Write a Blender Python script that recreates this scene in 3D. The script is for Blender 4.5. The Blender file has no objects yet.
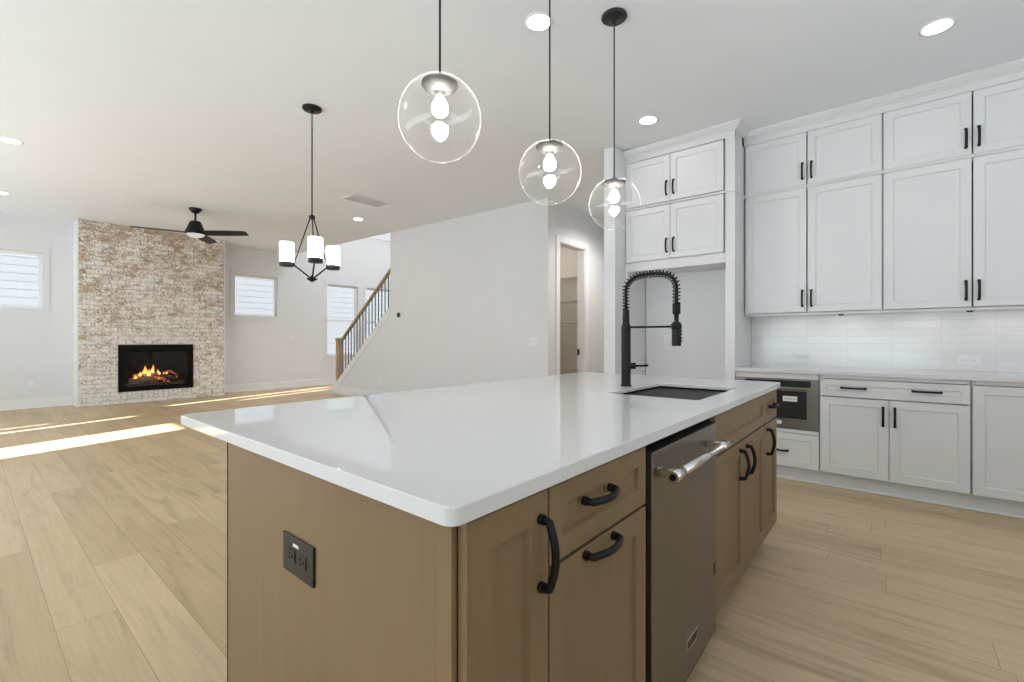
import bpy, bmesh, math, random
from mathutils import Vector, Matrix
random.seed(7)
S = bpy.context.scene
C = S.collection
PI = math.pi

# ------------------------------------------------------------------ camera
cam = bpy.data.cameras.new('camera')
cam.sensor_width = 36.0
cam.lens = 457.34 / 1024 * 36
cam.shift_y = -(341 - 339.235) / 1024
cam.clip_start = 0.02
camera = bpy.data.objects.new('camera', cam)
camera.location = (0, 0, 1.1595)
camera.rotation_euler = (PI / 2, 0, math.radians(39.72))
C.objects.link(camera)
S.camera = camera

# ------------------------------------------------------------------ view, world, sun, added fill lamps
S.view_settings.view_transform = 'Standard'
S.view_settings.look = 'None'
S.view_settings.gamma = 1.0
S.view_settings.use_curve_mapping = False
S.view_settings.exposure = 0.05
S.cycles.use_denoising = True
S.cycles.max_bounces = 12
S.cycles.diffuse_bounces = 6
S.cycles.transparent_max_bounces = 16
S.cycles.sample_clamp_indirect = 6.0
S.cycles.caustics_reflective = False
S.cycles.caustics_refractive = False

world = bpy.data.worlds.new('sky')
S.world = world
world.use_nodes = True
bg = world.node_tree.nodes['Background']
bg.inputs['Color'].default_value = (0.86, 0.93, 1.0, 1)
bg.inputs['Strength'].default_value = 1.25

def lamp(name, kind, loc, energy, color=(1, 1, 1), rot=(0, 0, 0), **kw):
    l = bpy.data.lights.new(name, kind)
    l.energy = energy
    l.color = color
    for k, v in kw.items():
        setattr(l, k, v)
    o = bpy.data.objects.new(name, l)
    o.location = loc
    o.rotation_euler = rot
    C.objects.link(o)
    return o

sun = lamp('sun', 'SUN', (0, -8, 6), 42.0, (1.0, 0.99, 0.97), angle=math.radians(0.5))
sun.rotation_euler = Vector((-0.25, 1.0, -0.31)).to_track_quat('-Z', 'Y').to_euler()
# added fill lamps inside the rear and right walls, tilted up to brighten the room
FILL_TINT = (0.78, 0.895, 1.0)
def fill_light(name, loc, toward, energy, w, h):
    o = lamp(name, 'AREA', loc, energy, FILL_TINT, shape='RECTANGLE', size=w, size_y=h)
    o.rotation_euler = Vector(toward).to_track_quat('-Z', 'Y').to_euler()
fill_light('fill_living', (-9.0, -3.0, 1.1), (0, .72, .70), 105, 2.6, 1.8)
fill_light('fill_centre', (-4.9, -3.0, 1.1), (0, .74, .67), 168, 5.4, 1.8)
fill_light('fill_dining', (-0.9, -3.0, 1.1), (0, .5, .87), 98, 2.8, 1.8)
fill_light('fill_side', (2.45, 1.2, 1.5), (-.3, 0.15, .95), 72, 2.2, 2.0)
lamp('fill_foyer', 'AREA', (-7.5, 7.2, 5.85), 160, (0.9, 0.95, 1.0), (0, 0, 0), shape='RECTANGLE', size=3.5, size_y=2.0)  # added lamp high in the stairwell, unseen, brightens the foyer
lamp('pantry_fill', 'POINT', (-4.5, 5.8, 2.7), 13, (1.0, .96, .90), shadow_soft_size=.12)  # added fill without a fitting, lightens the pantry
lamp('hall_fill', 'SPOT', (-2.85, 5.9, 3.0), 88, (1.0, .97, .93), spot_size=math.radians(155), spot_blend=.9, shadow_soft_size=.08)  # added fill without a fitting, lifts the hall walls

# ------------------------------------------------------------------ node helpers and materials
def newmat(name):
    m = bpy.data.materials.new(name)
    m.use_nodes = True
    nt = m.node_tree
    return m, nt, nt.nodes['Principled BSDF']

def N(nt, t, **kw):
    n = nt.nodes.new(t)
    for k, v in kw.items():
        if k.startswith('i_'):
            n.inputs[k[2:].replace('_', ' ')].default_value = v
        else:
            setattr(n, k, v)
    return n

def coords(nt, scale=(1, 1, 1), rot=(0, 0, 0)):
    g = N(nt, 'ShaderNodeNewGeometry')
    mp = N(nt, 'ShaderNodeMapping')
    mp.inputs['Scale'].default_value = scale
    mp.inputs['Rotation'].default_value = rot
    nt.links.new(g.outputs['Position'], mp.inputs['Vector'])
    return mp.outputs['Vector']

def ramp(nt, fac, stops):
    r = N(nt, 'ShaderNodeValToRGB')
    e = r.color_ramp.elements
    while len(e) < len(stops):
        e.new(0.5)
    for i, (p, c) in enumerate(stops):
        e[i].position = p
        e[i].color = (*c, 1) if len(c) == 3 else c
    nt.links.new(fac, r.inputs['Fac'])
    return r.outputs['Color']

def mixc(nt, fac, a, b, blend='MIX'):
    m = N(nt, 'ShaderNodeMix', data_type='RGBA', blend_type=blend)
    for sock, v in ((m.inputs[0], fac), (m.inputs[6], a), (m.inputs[7], b)):
        if hasattr(v, 'links') or hasattr(v, 'is_linked'):
            nt.links.new(v, sock)
        elif isinstance(v, (int, float)):
            sock.default_value = v
        else:
            sock.default_value = (*v, 1) if len(v) == 3 else v
    return m.outputs[2]

def bump(nt, bsdf, height, strength=0.2, dist=0.002):
    b = N(nt, 'ShaderNodeBump')
    b.inputs['Strength'].default_value = strength
    b.inputs['Distance'].default_value = dist
    nt.links.new(height, b.inputs['Height'])
    nt.links.new(b.outputs['Normal'], bsdf.inputs['Normal'])

def paint(name, col, rough=0.5, var=0.02, scale=3.0, spec=0.4, metal=0.0, tex=0.0):
    m, nt, b = newmat(name)
    nz = N(nt, 'ShaderNodeTexNoise')
    nz.inputs['Scale'].default_value = scale
    nz.inputs['Detail'].default_value = 3
    nt.links.new(coords(nt), nz.inputs['Vector'])
    lo = tuple(max(0, c * (1 - var)) for c in col)
    hi = tuple(min(1, c * (1 + var)) for c in col)
    nt.links.new(ramp(nt, nz.outputs['Fac'], [(0.3, lo), (0.7, hi)]), b.inputs['Base Color'])
    b.inputs['Roughness'].default_value = rough
    b.inputs['Specular IOR Level'].default_value = spec
    b.inputs['Metallic'].default_value = metal
    if tex:
        n2 = N(nt, 'ShaderNodeTexNoise')
        n2.inputs['Scale'].default_value = 220
        nt.links.new(coords(nt), n2.inputs['Vector'])
        bump(nt, b, n2.outputs['Fac'], tex, 0.001)
    return m

M = {}
M['wall'] = paint('wall_paint', (0.72, 0.725, 0.73), 0.7, 0.01, spec=0.2, tex=0.05)
M['ceil'] = paint('ceiling_paint', (0.785, 0.81, 0.835), 0.85, 0.008, spec=0.1)
M['trim'] = paint('trim_paint', (0.80, 0.80, 0.80), 0.4, 0.01)
M['cab'] = paint('cabinet_paint', (0.72, 0.72, 0.718), 0.33, 0.01)
M['slotshade'] = paint('slot_shade_grey', (0.55, 0.53, 0.50), 0.6, 0.02)
M['pantry'] = paint('pantry_paint', (0.66, 0.62, 0.56), 0.8, 0.01)
M['wire'] = paint('wire_coating', (0.62, 0.60, 0.56), 0.5, 0.02)
M['black'] = paint('black_metal', (0.006, 0.006, 0.0065), 0.42, 0.1, 20, spec=0.28)
M['bronze'] = paint('dark_bronze', (0.022, 0.0215, 0.021), 0.42, 0.1, 20, metal=0.2)
M['blackplastic'] = paint('black_plastic', (0.02, 0.019, 0.018), 0.35, 0.05, 10)
M['gap'] = paint('dark_gasket', (0.008, 0.008, 0.008), 0.8, 0.05, spec=0.1)
M['sink'] = paint('composite_sink', (0.006, 0.006, 0.0055), 0.5, 0.25, 120, spec=0.2)
M['plate'] = paint('white_plastic', (0.78, 0.78, 0.77), 0.35, 0.01)
M['plateslot'] = paint('plate_slot', (0.25, 0.25, 0.25), 0.5, 0.05)
M['iron'] = paint('baluster_iron', (0.085, 0.10, 0.11), 0.5, 0.1, 15)
M['sticker'] = paint('paper_sticker', (0.82, 0.82, 0.80), 0.6, 0.03, 60)
M['char'] = paint('charred_log', (0.06, 0.05, 0.045), 0.9, 0.7, 40)
M['ash'] = paint('ashen_log', (0.20, 0.18, 0.15), 0.9, 0.5, 40)
M['siding'] = paint('neighbour_siding', (0.20, 0.21, 0.226), 0.7, 0.01, spec=0.1)
M['shade'] = paint('added_roller_shade', (0.82, 0.82, 0.80), 0.8, 0.01)
M['ground'] = paint('outdoor_ground', (0.35, 0.34, 0.30), 0.9, 0.2, 2)
M['nickel'] = paint('brushed_gunmetal', (0.055, 0.053, 0.05), 0.6, 0.2, 30, metal=0.2)
M['chrome'] = paint('polished_steel', (0.72, 0.70, 0.66), 0.16, 0.02, metal=1.0)

def metal_brushed(name, col, rough, scale):
    m, nt, b = newmat(name)
    nz = N(nt, 'ShaderNodeTexNoise')
    nz.inputs['Scale'].default_value = 6
    nz.inputs['Detail'].default_value = 6
    nt.links.new(coords(nt, scale), nz.inputs['Vector'])
    nt.links.new(ramp(nt, nz.outputs['Fac'], [(0.3, tuple(c * 0.9 for c in col)), (0.7, col)]), b.inputs['Base Color'])
    b.inputs['Metallic'].default_value = 0.95
    b.inputs['Roughness'].default_value = rough
    bump(nt, b, nz.outputs['Fac'], 0.05, 0.001)
    return m
M['steel'] = metal_brushed('brushed_stainless', (0.25, 0.222, 0.195), 0.34, (60, 1.2, 60))
M['steelx'] = metal_brushed('brushed_stainless_oven', (0.33, 0.31, 0.285), 0.34, (1.2, 60, 60))

def wood(name, lo, mid, hi, grain=(3, 3, 40), rough=0.45):
    m, nt, b = newmat(name)
    v = coords(nt, grain)
    nz = N(nt, 'ShaderNodeTexNoise')
    nz.inputs['Scale'].default_value = 1.0
    nz.inputs['Detail'].default_value = 6
    nz.inputs['Roughness'].default_value = 0.6
    nz.inputs['Distortion'].default_value = 0.6
    nt.links.new(v, nz.inputs['Vector'])
    n2 = N(nt, 'ShaderNodeTexNoise')
    n2.inputs['Scale'].default_value = 2.2
    nt.links.new(coords(nt), n2.inputs['Vector'])
    c1 = ramp(nt, nz.outputs['Fac'], [(0.25, lo), (0.5, mid), (0.78, hi)])
    c2 = ramp(nt, n2.outputs['Fac'], [(0.3, (0.93, 0.93, 0.93)), (0.7, (1.05, 1.05, 1.05))])
    nt.links.new(mixc(nt, 1.0, c1, c2, 'MULTIPLY'), b.inputs['Base Color'])
    b.inputs['Roughness'].default_value = rough
    b.inputs['Specular IOR Level'].default_value = 0.25
    bump(nt, b, nz.outputs['Fac'], 0.04, 0.001)
    return m
M['island'] = wood('stained_maple', (0.224, 0.147, 0.077), (0.238, 0.157, 0.084), (0.252, 0.168, 0.091), (30, 30, 2.2))
M['oak'] = wood('natural_oak', (0.34, 0.24, 0.16), (0.42, 0.31, 0.21), (0.48, 0.36, 0.25), (10, 10, 4))

def floor_mat():
    m, nt, b = newmat('oak_floor')
    g = N(nt, 'ShaderNodeNewGeometry')
    sp = N(nt, 'ShaderNodeSeparateXYZ')
    nt.links.new(g.outputs['Position'], sp.inputs[0])
    def mth(op, a, bb=None):
        n = N(nt, 'ShaderNodeMath', operation=op)
        for i, v in enumerate((a, bb)):
            if v is None:
                continue
            if isinstance(v, (int, float)):
                n.inputs[i].default_value = v
            else:
                nt.links.new(v, n.inputs[i])
        return n.outputs[0]
    W = 0.19
    row_f = mth('DIVIDE', mth('ADD', sp.outputs['Y'], 0.142), W)
    row = mth('FLOOR', row_f)
    wn = N(nt, 'ShaderNodeTexWhiteNoise', noise_dimensions='1D')
    nt.links.new(row, wn.inputs['W'])
    xs = mth('ADD', mth('DIVIDE', sp.outputs['X'], 1.75), mth('MULTIPLY', wn.outputs['Value'], 7.3))
    col = mth('FLOOR', xs)
    cmb = N(nt, 'ShaderNodeCombineXYZ')
    nt.links.new(row, cmb.inputs[0]); nt.links.new(col, cmb.inputs[1])
    wn2 = N(nt, 'ShaderNodeTexWhiteNoise', noise_dimensions='3D')
    nt.links.new(cmb.outputs[0], wn2.inputs['Vector'])
    # per-plank shifted grain coordinates
    off = N(nt, 'ShaderNodeVectorMath', operation='SCALE')
    nt.links.new(wn2.outputs['Color'], off.inputs[0]); off.inputs['Scale'].default_value = 20
    add = N(nt, 'ShaderNodeVectorMath', operation='ADD')
    nt.links.new(g.outputs['Position'], add.inputs[0]); nt.links.new(off.outputs[0], add.inputs[1])
    mp = N(nt, 'ShaderNodeMapping'); mp.inputs['Scale'].default_value = (1.1, 11, 1)
    nt.links.new(add.outputs[0], mp.inputs['Vector'])
    nz = N(nt, 'ShaderNodeTexNoise')
    nz.inputs['Scale'].default_value = 1.0; nz.inputs['Detail'].default_value = 7; nz.inputs['Roughness'].default_value = 0.62; nz.inputs['Distortion'].default_value = 1.0
    nt.links.new(mp.outputs[0], nz.inputs['Vector'])
    grain = ramp(nt, nz.outputs['Fac'], [(0.24, (0.66, 0.62, 0.58)), (0.47, (0.98, 0.98, 0.98)), (0.8, (1.1, 1.1, 1.1))])
    base = ramp(nt, wn2.outputs['Value'], [(0.0, (0.545, 0.400, 0.238)), (0.5, (0.60, 0.446, 0.270)), (1.0, (0.66, 0.50, 0.314))])
    c = mixc(nt, 1.0, base, grain, 'MULTIPLY')
    # fine streaks
    mp2 = N(nt, 'ShaderNodeMapping'); mp2.inputs['Scale'].default_value = (3, 90, 1)
    nt.links.new(add.outputs[0], mp2.inputs['Vector'])
    n3 = N(nt, 'ShaderNodeTexNoise'); n3.inputs['Scale'].default_value = 1.0; n3.inputs['Detail'].default_value = 4
    nt.links.new(mp2.outputs[0], n3.inputs['Vector'])
    c = mixc(nt, 1.0, c, ramp(nt, n3.outputs['Fac'], [(0.35, (0.95, 0.94, 0.93)), (0.6, (1.02, 1.02, 1.02))]), 'MULTIPLY')
    # sparse dark knots
    mp3 = N(nt, 'ShaderNodeMapping'); mp3.inputs['Scale'].default_value = (3.2, 5.0, 1)
    nt.links.new(add.outputs[0], mp3.inputs['Vector'])
    vo = N(nt, 'ShaderNodeTexVoronoi'); vo.inputs['Scale'].default_value = 1.0
    nt.links.new(mp3.outputs[0], vo.inputs['Vector'])
    sel = N(nt, 'ShaderNodeSeparateColor'); nt.links.new(vo.outputs['Color'], sel.inputs[0])
    knot = mth('MULTIPLY', mth('LESS_THAN', sel.outputs[0], 0.26), mth('SUBTRACT', 1.0, mth('MINIMUM', mth('MULTIPLY', vo.outputs['Distance'], 14.0), 1.0)))
    c = mixc(nt, mth('MULTIPLY', knot, 0.75), c, (0.13, 0.075, 0.045))
    # plank joints
    fy = mth('FRACT', row_f); fx = mth('FRACT', xs)
    ey = mth('MINIMUM', fy, mth('SUBTRACT', 1.0, fy)); ex = mth('MINIMUM', fx, mth('SUBTRACT', 1.0, fx))
    j = mth('MAXIMUM', mth('LESS_THAN', ey, 0.009), mth('LESS_THAN', ex, 0.0011))
    c = mixc(nt, mth('MULTIPLY', j, 0.42), c, (0.16, 0.105, 0.065))
    nt.links.new(c, b.inputs['Base Color'])
    b.inputs['Roughness'].default_value = 0.42
    b.inputs['Specular IOR Level'].default_value = 0.35
    bump(nt, b, mth('SUBTRACT', nz.outputs['Fac'], mth('MULTIPLY', j, 1.0)), 0.08, 0.002)
    return m
M['floor'] = floor_mat()

def quartz_mat():
    m, nt, b = newmat('white_quartz')
    nz = N(nt, 'ShaderNodeTexNoise'); nz.inputs['Scale'].default_value = 1.6; nz.inputs['Detail'].default_value = 8; nz.inputs['Distortion'].default_value = 1.4
    nt.links.new(coords(nt), nz.inputs['Vector'])
    nt.links.new(ramp(nt, nz.outputs['Fac'], [(0.42, (0.69, 0.69, 0.68)), (0.50, (0.68, 0.68, 0.67)), (0.56, (0.69, 0.69, 0.68))]), b.inputs['Base Color'])
    b.inputs['Roughness'].default_value = 0.04
    b.inputs['Specular IOR Level'].default_value = 0.5
    return m
M['quartz'] = quartz_mat()

def brick_mat():
    m, nt, b = newmat('whitewashed_brick')
    g = N(nt, 'ShaderNodeNewGeometry')
    rnd = g.outputs['Random Per Island']
    pos = g.outputs['Position']
    def nzt(scale, detail=5, off=0.0):
        mp = N(nt, 'ShaderNodeMapping'); mp.inputs['Scale'].default_value = (scale, scale, scale * 1.6); mp.inputs['Location'].default_value = (off, off, off)
        nt.links.new(pos, mp.inputs['Vector'])
        n = N(nt, 'ShaderNodeTexNoise'); n.inputs['Scale'].default_value = 1.0; n.inputs['Detail'].default_value = detail; n.inputs['Roughness'].default_value = 0.6
        nt.links.new(mp.outputs[0], n.inputs['Vector'])
        return n.outputs['Fac']
    def mth(op, a, bb=None):
        n = N(nt, 'ShaderNodeMath', operation=op)
        for i, v in enumerate((a, bb)):
            if v is None:
                continue
            if isinstance(v, (int, float)):
                n.inputs[i].default_value = v
            else:
                nt.links.new(v, n.inputs[i])
        return n.outputs[0]
    raw = ramp(nt, mth('ADD', mth('MULTIPLY', rnd, 0.5), mth('MULTIPLY', nzt(9, 3, 6.0), 0.5)), [(0.25, (0.34, 0.235, 0.15)), (0.42, (0.50, 0.375, 0.25)), (0.58, (0.40, 0.28, 0.185)), (0.75, (0.54, 0.42, 0.29))])
    washc = ramp(nt, nzt(14, 3, 4.0), [(0.3, (0.80, 0.765, 0.71)), (0.7, (0.90, 0.88, 0.85))])
    sp = N(nt, 'ShaderNodeSeparateXYZ'); nt.links.new(pos, sp.inputs[0])
    # where the limewash has worn off: blotches and chips, more of them on the upper courses
    worn = mth('ADD', mth('ADD', mth('MULTIPLY', nzt(2.6, 3, 1.0), 0.45), mth('MULTIPLY', nzt(11, 4, 2.0), 0.75)), mth('ADD', mth('MULTIPLY', nzt(34, 3, 5.0), 0.8), mth('MULTIPLY', rnd, 0.10)))
    worn = mth('ADD', worn, mth('MULTIPLY', sp.outputs['Z'], 0.050))
    mr = N(nt, 'ShaderNodeMapRange'); mr.inputs['From Min'].default_value = 1.09; mr.inputs['From Max'].default_value = 1.27; nt.links.new(worn, mr.inputs['Value'])
    wf = mr.outputs['Result']
    c = mixc(nt, wf, washc, raw)
    chips = ramp(nt, nzt(24, 3, 9.0), [(0.61, (0, 0, 0)), (0.68, (1, 1, 1))])
    c = mixc(nt, mixc(nt, 1.0, chips, (0.75, 0.75, 0.75), 'MULTIPLY'), c, (0.13, 0.09, 0.065))
    nt.links.new(c, b.inputs['Base Color'])
    b.inputs['Roughness'].default_value = 0.9
    b.inputs['Specular IOR Level'].default_value = 0.1
    bump(nt, b, nzt(45, 5, 3.0), 0.6, 0.006)
    return m
M['brick'] = brick_mat()
M['mortar'] = paint('whitewashed_mortar', (0.58, 0.53, 0.48), 0.95, 0.15, 9, spec=0.05)

def tile_mat():
    m, nt, b = newmat('glazed_tile')
    g = N(nt, 'ShaderNodeNewGeometry')
    mp = N(nt, 'ShaderNodeMapping'); mp.inputs['Rotation'].default_value = (PI / 2, 0, 0)
    nt.links.new(g.outputs['Position'], mp.inputs['Vector'])
    bt = N(nt, 'ShaderNodeTexBrick', offset=0.0, squash=1.0)
    bt.inputs['Color1'].default_value = (0.80, 0.79, 0.775, 1); bt.inputs['Color2'].default_value = (0.76, 0.75, 0.735, 1); bt.inputs['Mortar'].default_value = (0.69, 0.68, 0.665, 1)
    bt.inputs['Scale'].default_value = 1.0; bt.inputs['Mortar Size'].default_value = 0.0016; bt.inputs['Brick Width'].default_value = 0.30; bt.inputs['Row Height'].default_value = 0.0625; bt.inputs['Mortar Smooth'].default_value = 0.3
    nt.links.new(mp.outputs[0], bt.inputs['Vector'])
    nt.links.new(bt.outputs['Color'], b.inputs['Base Color'])
    nz = N(nt, 'ShaderNodeTexNoise'); nz.inputs['Scale'].default_value = 9; nz.inputs['Detail'].default_value = 2
    nt.links.new(coords(nt, (0.6, 1, 1.8)), nz.inputs['Vector'])
    mm = N(nt, 'ShaderNodeMath', operation='SUBTRACT')
    nt.links.new(nz.outputs['Fac'], mm.inputs[0]); nt.links.new(bt.outputs['Fac'], mm.inputs[1])
    bump(nt, b, mm.outputs[0], 0.35, 0.004)
    b.inputs['Roughness'].default_value = 0.14
    return m
M['tile'] = tile_mat()

def thin_glass(name, tint, base, edge, rough=0.0, rim_light=0.0):
    m = bpy.data.materials.new(name); m.use_nodes = True
    nt = m.node_tree; nt.nodes.clear()
    out = N(nt, 'ShaderNodeOutputMaterial')
    tr = N(nt, 'ShaderNodeBsdfTransparent'); tr.inputs['Color'].default_value = (*tint, 1)
    gl = N(nt, 'ShaderNodeBsdfGlossy'); gl.inputs['Roughness'].default_value = rough; gl.inputs['Color'].default_value = (1, 1, 1, 1)
    lw = N(nt, 'ShaderNodeLayerWeight'); lw.inputs['Blend'].default_value = 0.5
    f = ramp(nt, lw.outputs['Facing'], [(0.0, (base,) * 3), (0.65, (base * 1.5,) * 3), (0.86, (edge * 0.42,) * 3), (1.0, (edge,) * 3)])
    mx = N(nt, 'ShaderNodeMixShader')
    nt.links.new(f, mx.inputs[0]); nt.links.new(tr.outputs[0], mx.inputs[1]); nt.links.new(gl.outputs[0], mx.inputs[2])
    if rim_light:  # whitened edge imitates light gathered by thick glass
        tl = N(nt, 'ShaderNodeBsdfTranslucent'); tl.inputs['Color'].default_value = (0.9, 0.9, 0.9, 1)
        m2 = N(nt, 'ShaderNodeMixShader')
        nt.links.new(ramp(nt, lw.outputs['Facing'], [(0.0, (0.004,) * 3), (0.80, (0.02,) * 3), (0.92, (rim_light * .4,) * 3), (1.0, (rim_light,) * 3)]), m2.inputs[0])
        nt.links.new(mx.outputs[0], m2.inputs[1]); nt.links.new(tl.outputs[0], m2.inputs[2]); mx = m2
    nt.links.new(mx.outputs[0], out.inputs[0])
    return m
M['globe'] = thin_glass('clear_globe_glass', (0.98, 0.98, 0.98), 0.03, 0.9, rim_light=0.6)
M['pane'] = thin_glass('window_glass', (0.97, 0.98, 0.98), 0.03, 0.5)
M['fireglass'] = thin_glass('fireplace_glass', (0.90, 0.91, 0.90), 0.02, 0.4)

def emit(name, col, strength):
    m = bpy.data.materials.new(name); m.use_nodes = True
    nt = m.node_tree; nt.nodes.clear()
    out = N(nt, 'ShaderNodeOutputMaterial'); e = N(nt, 'ShaderNodeEmission')
    e.inputs['Color'].default_value = (*col, 1); e.inputs['Strength'].default_value = strength
    nt.links.new(e.outputs[0], out.inputs[0])
    return m
M['bulb'] = emit('lit_bulb', (1.0, 0.96, 0.90), 130)
M['opal'] = emit('lit_opal_glass', (1.0, 0.97, 0.93), 11)
M['led'] = emit('lit_downlight', (1.0, 0.97, 0.94), 26)
M['fandome'] = emit('lit_fan_dome', (1.0, 0.98, 0.96), 0.62)

def flame_mat():
    m = bpy.data.materials.new('flame'); m.use_nodes = True
    nt = m.node_tree; nt.nodes.clear()
    out = N(nt, 'ShaderNodeOutputMaterial'); e = N(nt, 'ShaderNodeEmission')
    tc = N(nt, 'ShaderNodeTexCoord'); sp = N(nt, 'ShaderNodeSeparateXYZ')
    nt.links.new(tc.outputs['Generated'], sp.inputs[0])
    nt.links.new(ramp(nt, sp.outputs['Z'], [(0.0, (1.0, 0.75, 0.30)), (0.35, (1.0, 0.62, 0.16)), (0.75, (1.0, 0.33, 0.05)), (1.0, (0.8, 0.12, 0.02))]), e.inputs['Color'])
    e.inputs['Strength'].default_value = 1.9
    nt.links.new(e.outputs[0], out.inputs[0])
    return m
M['flame'] = flame_mat()

def ember_mat():
    m, nt, b = newmat('glowing_embers')
    nz = N(nt, 'ShaderNodeTexNoise'); nz.inputs['Scale'].default_value = 22; nz.inputs['Detail'].default_value = 4
    nt.links.new(coords(nt), nz.inputs['Vector'])
    b.inputs['Base Color'].default_value = (0.05, 0.03, 0.025, 1)
    nt.links.new(ramp(nt, nz.outputs['Fac'], [(0.42, (0.03, 0.004, 0.003)), (0.55, (0.55, 0.06, 0.025)), (0.68, (1.0, 0.42, 0.12))]), b.inputs['Emission Color'])
    b.inputs['Emission Strength'].default_value = 1.0
    return m
M['ember'] = ember_mat()

# ------------------------------------------------------------------ mesh builder
class MB:
    def __init__(self):
        self.bm = bmesh.new()
    def quad(self, pts):
        return self.bm.faces.new([self.bm.verts.new(p) for p in pts])
    def box(self, x0, x1, y0, y1, z0, z1, bev=0.0, seg=1, f=None):
        t = bmesh.new()
        bmesh.ops.create_cube(t, size=1)
        for v in t.verts:
            v.co = Vector((x0 + (v.co.x + .5) * (x1 - x0), y0 + (v.co.y + .5) * (y1 - y0), z0 + (v.co.z + .5) * (z1 - z0)))
        if bev:
            bmesh.ops.bevel(t, geom=list(t.edges), offset=bev, segments=seg, affect='EDGES', profile=0.5)
        self.merge(t, f)
        return self
    def merge(self, t, f=None):
        mp = {}
        for v in t.verts:
            mp[v] = self.bm.verts.new(f(v.co) if f else v.co)
        for fc in t.faces:
            try:
                nf = self.bm.faces.new([mp[v] for v in fc.verts]); nf.smooth = fc.smooth
            except ValueError:
                pass
        t.free()
    def bm_box(self, Mp, u0, u1, v0, v1, d0, d1, bev=0.0):
        return self.box(u0, u1, v0, v1, d0, d1, bev, f=lambda c: Vector(Mp(c.x, c.y, c.z)))
    def tube(self, path, r, n=10, closed=False, caps=True, smooth=True):
        path = [Vector(p) for p in path]
        rs = r if isinstance(r, (list, tuple)) else [r] * len(path)
        rings = []
        t0 = (path[1] - path[0]).normalized()
        nrm = t0.orthogonal().normalized()
        for i, p in enumerate(path):
            a = path[i + 1] if i + 1 < len(path) else path[i]
            bpt = path[i - 1] if i > 0 else path[i]
            t = (a - bpt).normalized()
            nrm = (nrm - t * nrm.dot(t))
            nrm = nrm.normalized() if nrm.length > 1e-6 else t.orthogonal().normalized()
            bi = t.cross(nrm)
            rings.append([self.bm.verts.new(p + (nrm * math.cos(2 * PI * k / n) + bi * math.sin(2 * PI * k / n)) * rs[i]) for k in range(n)])
        for i in range(len(rings) - 1):
            for k in range(n):
                fc = self.bm.faces.new((rings[i][k], rings[i][(k + 1) % n], rings[i + 1][(k + 1) % n], rings[i + 1][k])); fc.smooth = smooth
        if caps:
            self.bm.faces.new(list(reversed(rings[0]))); self.bm.faces.new(rings[-1])
        return self
    def cyl(self, a, b, r, n=16):
        return self.tube([a, b], r, n)
    def lathe(self, prof, c, n=32, smooth=True, axis=None):
        c = Vector(c)
        rot = Vector((0, 0, 1)).rotation_difference(Vector(axis)) if axis else None
        rings = []
        for (r, z) in prof:
            if r < 1e-6:
                p = Vector((0, 0, z)); p = rot @ p if rot else p
                rings.append([self.bm.verts.new(c + p)])
            else:
                ring = []
                for k in range(n):
                    p = Vector((r * math.cos(2 * PI * k / n), r * math.sin(2 * PI * k / n), z)); p = rot @ p if rot else p
                    ring.append(self.bm.verts.new(c + p))
                rings.append(ring)
        for A, B in zip(rings, rings[1:]):
            for k in range(n):
                k2 = (k + 1) % n
                if len(A) == 1 and len(B) == 1:
                    continue
                if len(A) == 1:
                    fc = self.bm.faces.new((A[0], B[k2], B[k]))
                elif len(B) == 1:
                    fc = self.bm.faces.new((A[k], A[k2], B[0]))
                else:
                    fc = self.bm.faces.new((A[k], A[k2], B[k2], B[k]))
                fc.smooth = smooth
        return self
    def prism(self, poly, mapf, d0, d1):
        """poly: list of (a, b); mapf(a, b, d) -> point; extruded from d0 to d1"""
        A = [self.bm.verts.new(mapf(a, b, d0)) for a, b in poly]
        B = [self.bm.verts.new(mapf(a, b, d1)) for a, b in poly]
        self.bm.faces.new(A); self.bm.faces.new(list(reversed(B)))
        n = len(poly)
        for i in range(n):
            j = (i + 1) % n
            self.bm.faces.new((A[j], A[i], B[i], B[j]))
        return self
    def rings(self, Mp, rects):
        """nested rectangles (u0,u1,v0,v1,d); first and last get filled"""
        R = []
        for (u0, u1, v0, v1, d) in rects:
            R.append([self.bm.verts.new(Mp(*p)) for p in ((u0, v0, d), (u1, v0, d), (u1, v1, d), (u0, v1, d))])
        for A, B in zip(R, R[1:]):
            for k in range(4):
                self.bm.faces.new((A[k], A[(k + 1) % 4], B[(k + 1) % 4], B[k]))
        self.bm.faces.new(list(reversed(R[0]))); self.bm.faces.new(R[-1])
        return self

OFF = {}
def link(name, mb, mat, parent=None, loc=None):
    """one mesh object; parent given: mesh is stored relative to the thing's base"""
    bmesh.ops.recalc_face_normals(mb.bm, faces=list(mb.bm.faces))
    me = bpy.data.meshes.new(name)
    o = bpy.data.objects.new(name, me)
    base = OFF[parent.name] if parent else Vector(loc or (0, 0, 0))
    for v in mb.bm.verts:
        v.co -= base
    mb.bm.to_mesh(me); mb.bm.free()
    me.materials.append(M[mat])
    C.objects.link(o)
    if parent:
        o.parent = parent
    else:
        o.location = base
    OFF[o.name] = base
    return o
def thing(name, label, cat, loc, group=None):
    o = bpy.data.objects.new(name, None)
    o.empty_display_size = 0.1
    C.objects.link(o)
    o.location = loc
    o['label'] = label; o['category'] = cat
    if group:
        o['group'] = group
    OFF[o.name] = Vector(loc)
    return o
def tag(o, label, cat, group=None):
    o['label'] = label; o['category'] = cat
    if group:
        o['group'] = group
    return o
def struct(name, mb, mat):
    o = link(name, mb, mat)
    o['kind'] = 'structure'
    o['label'] = name.replace('_', ' ')
    o['category'] = name.split('_')[0]
    return o

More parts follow.
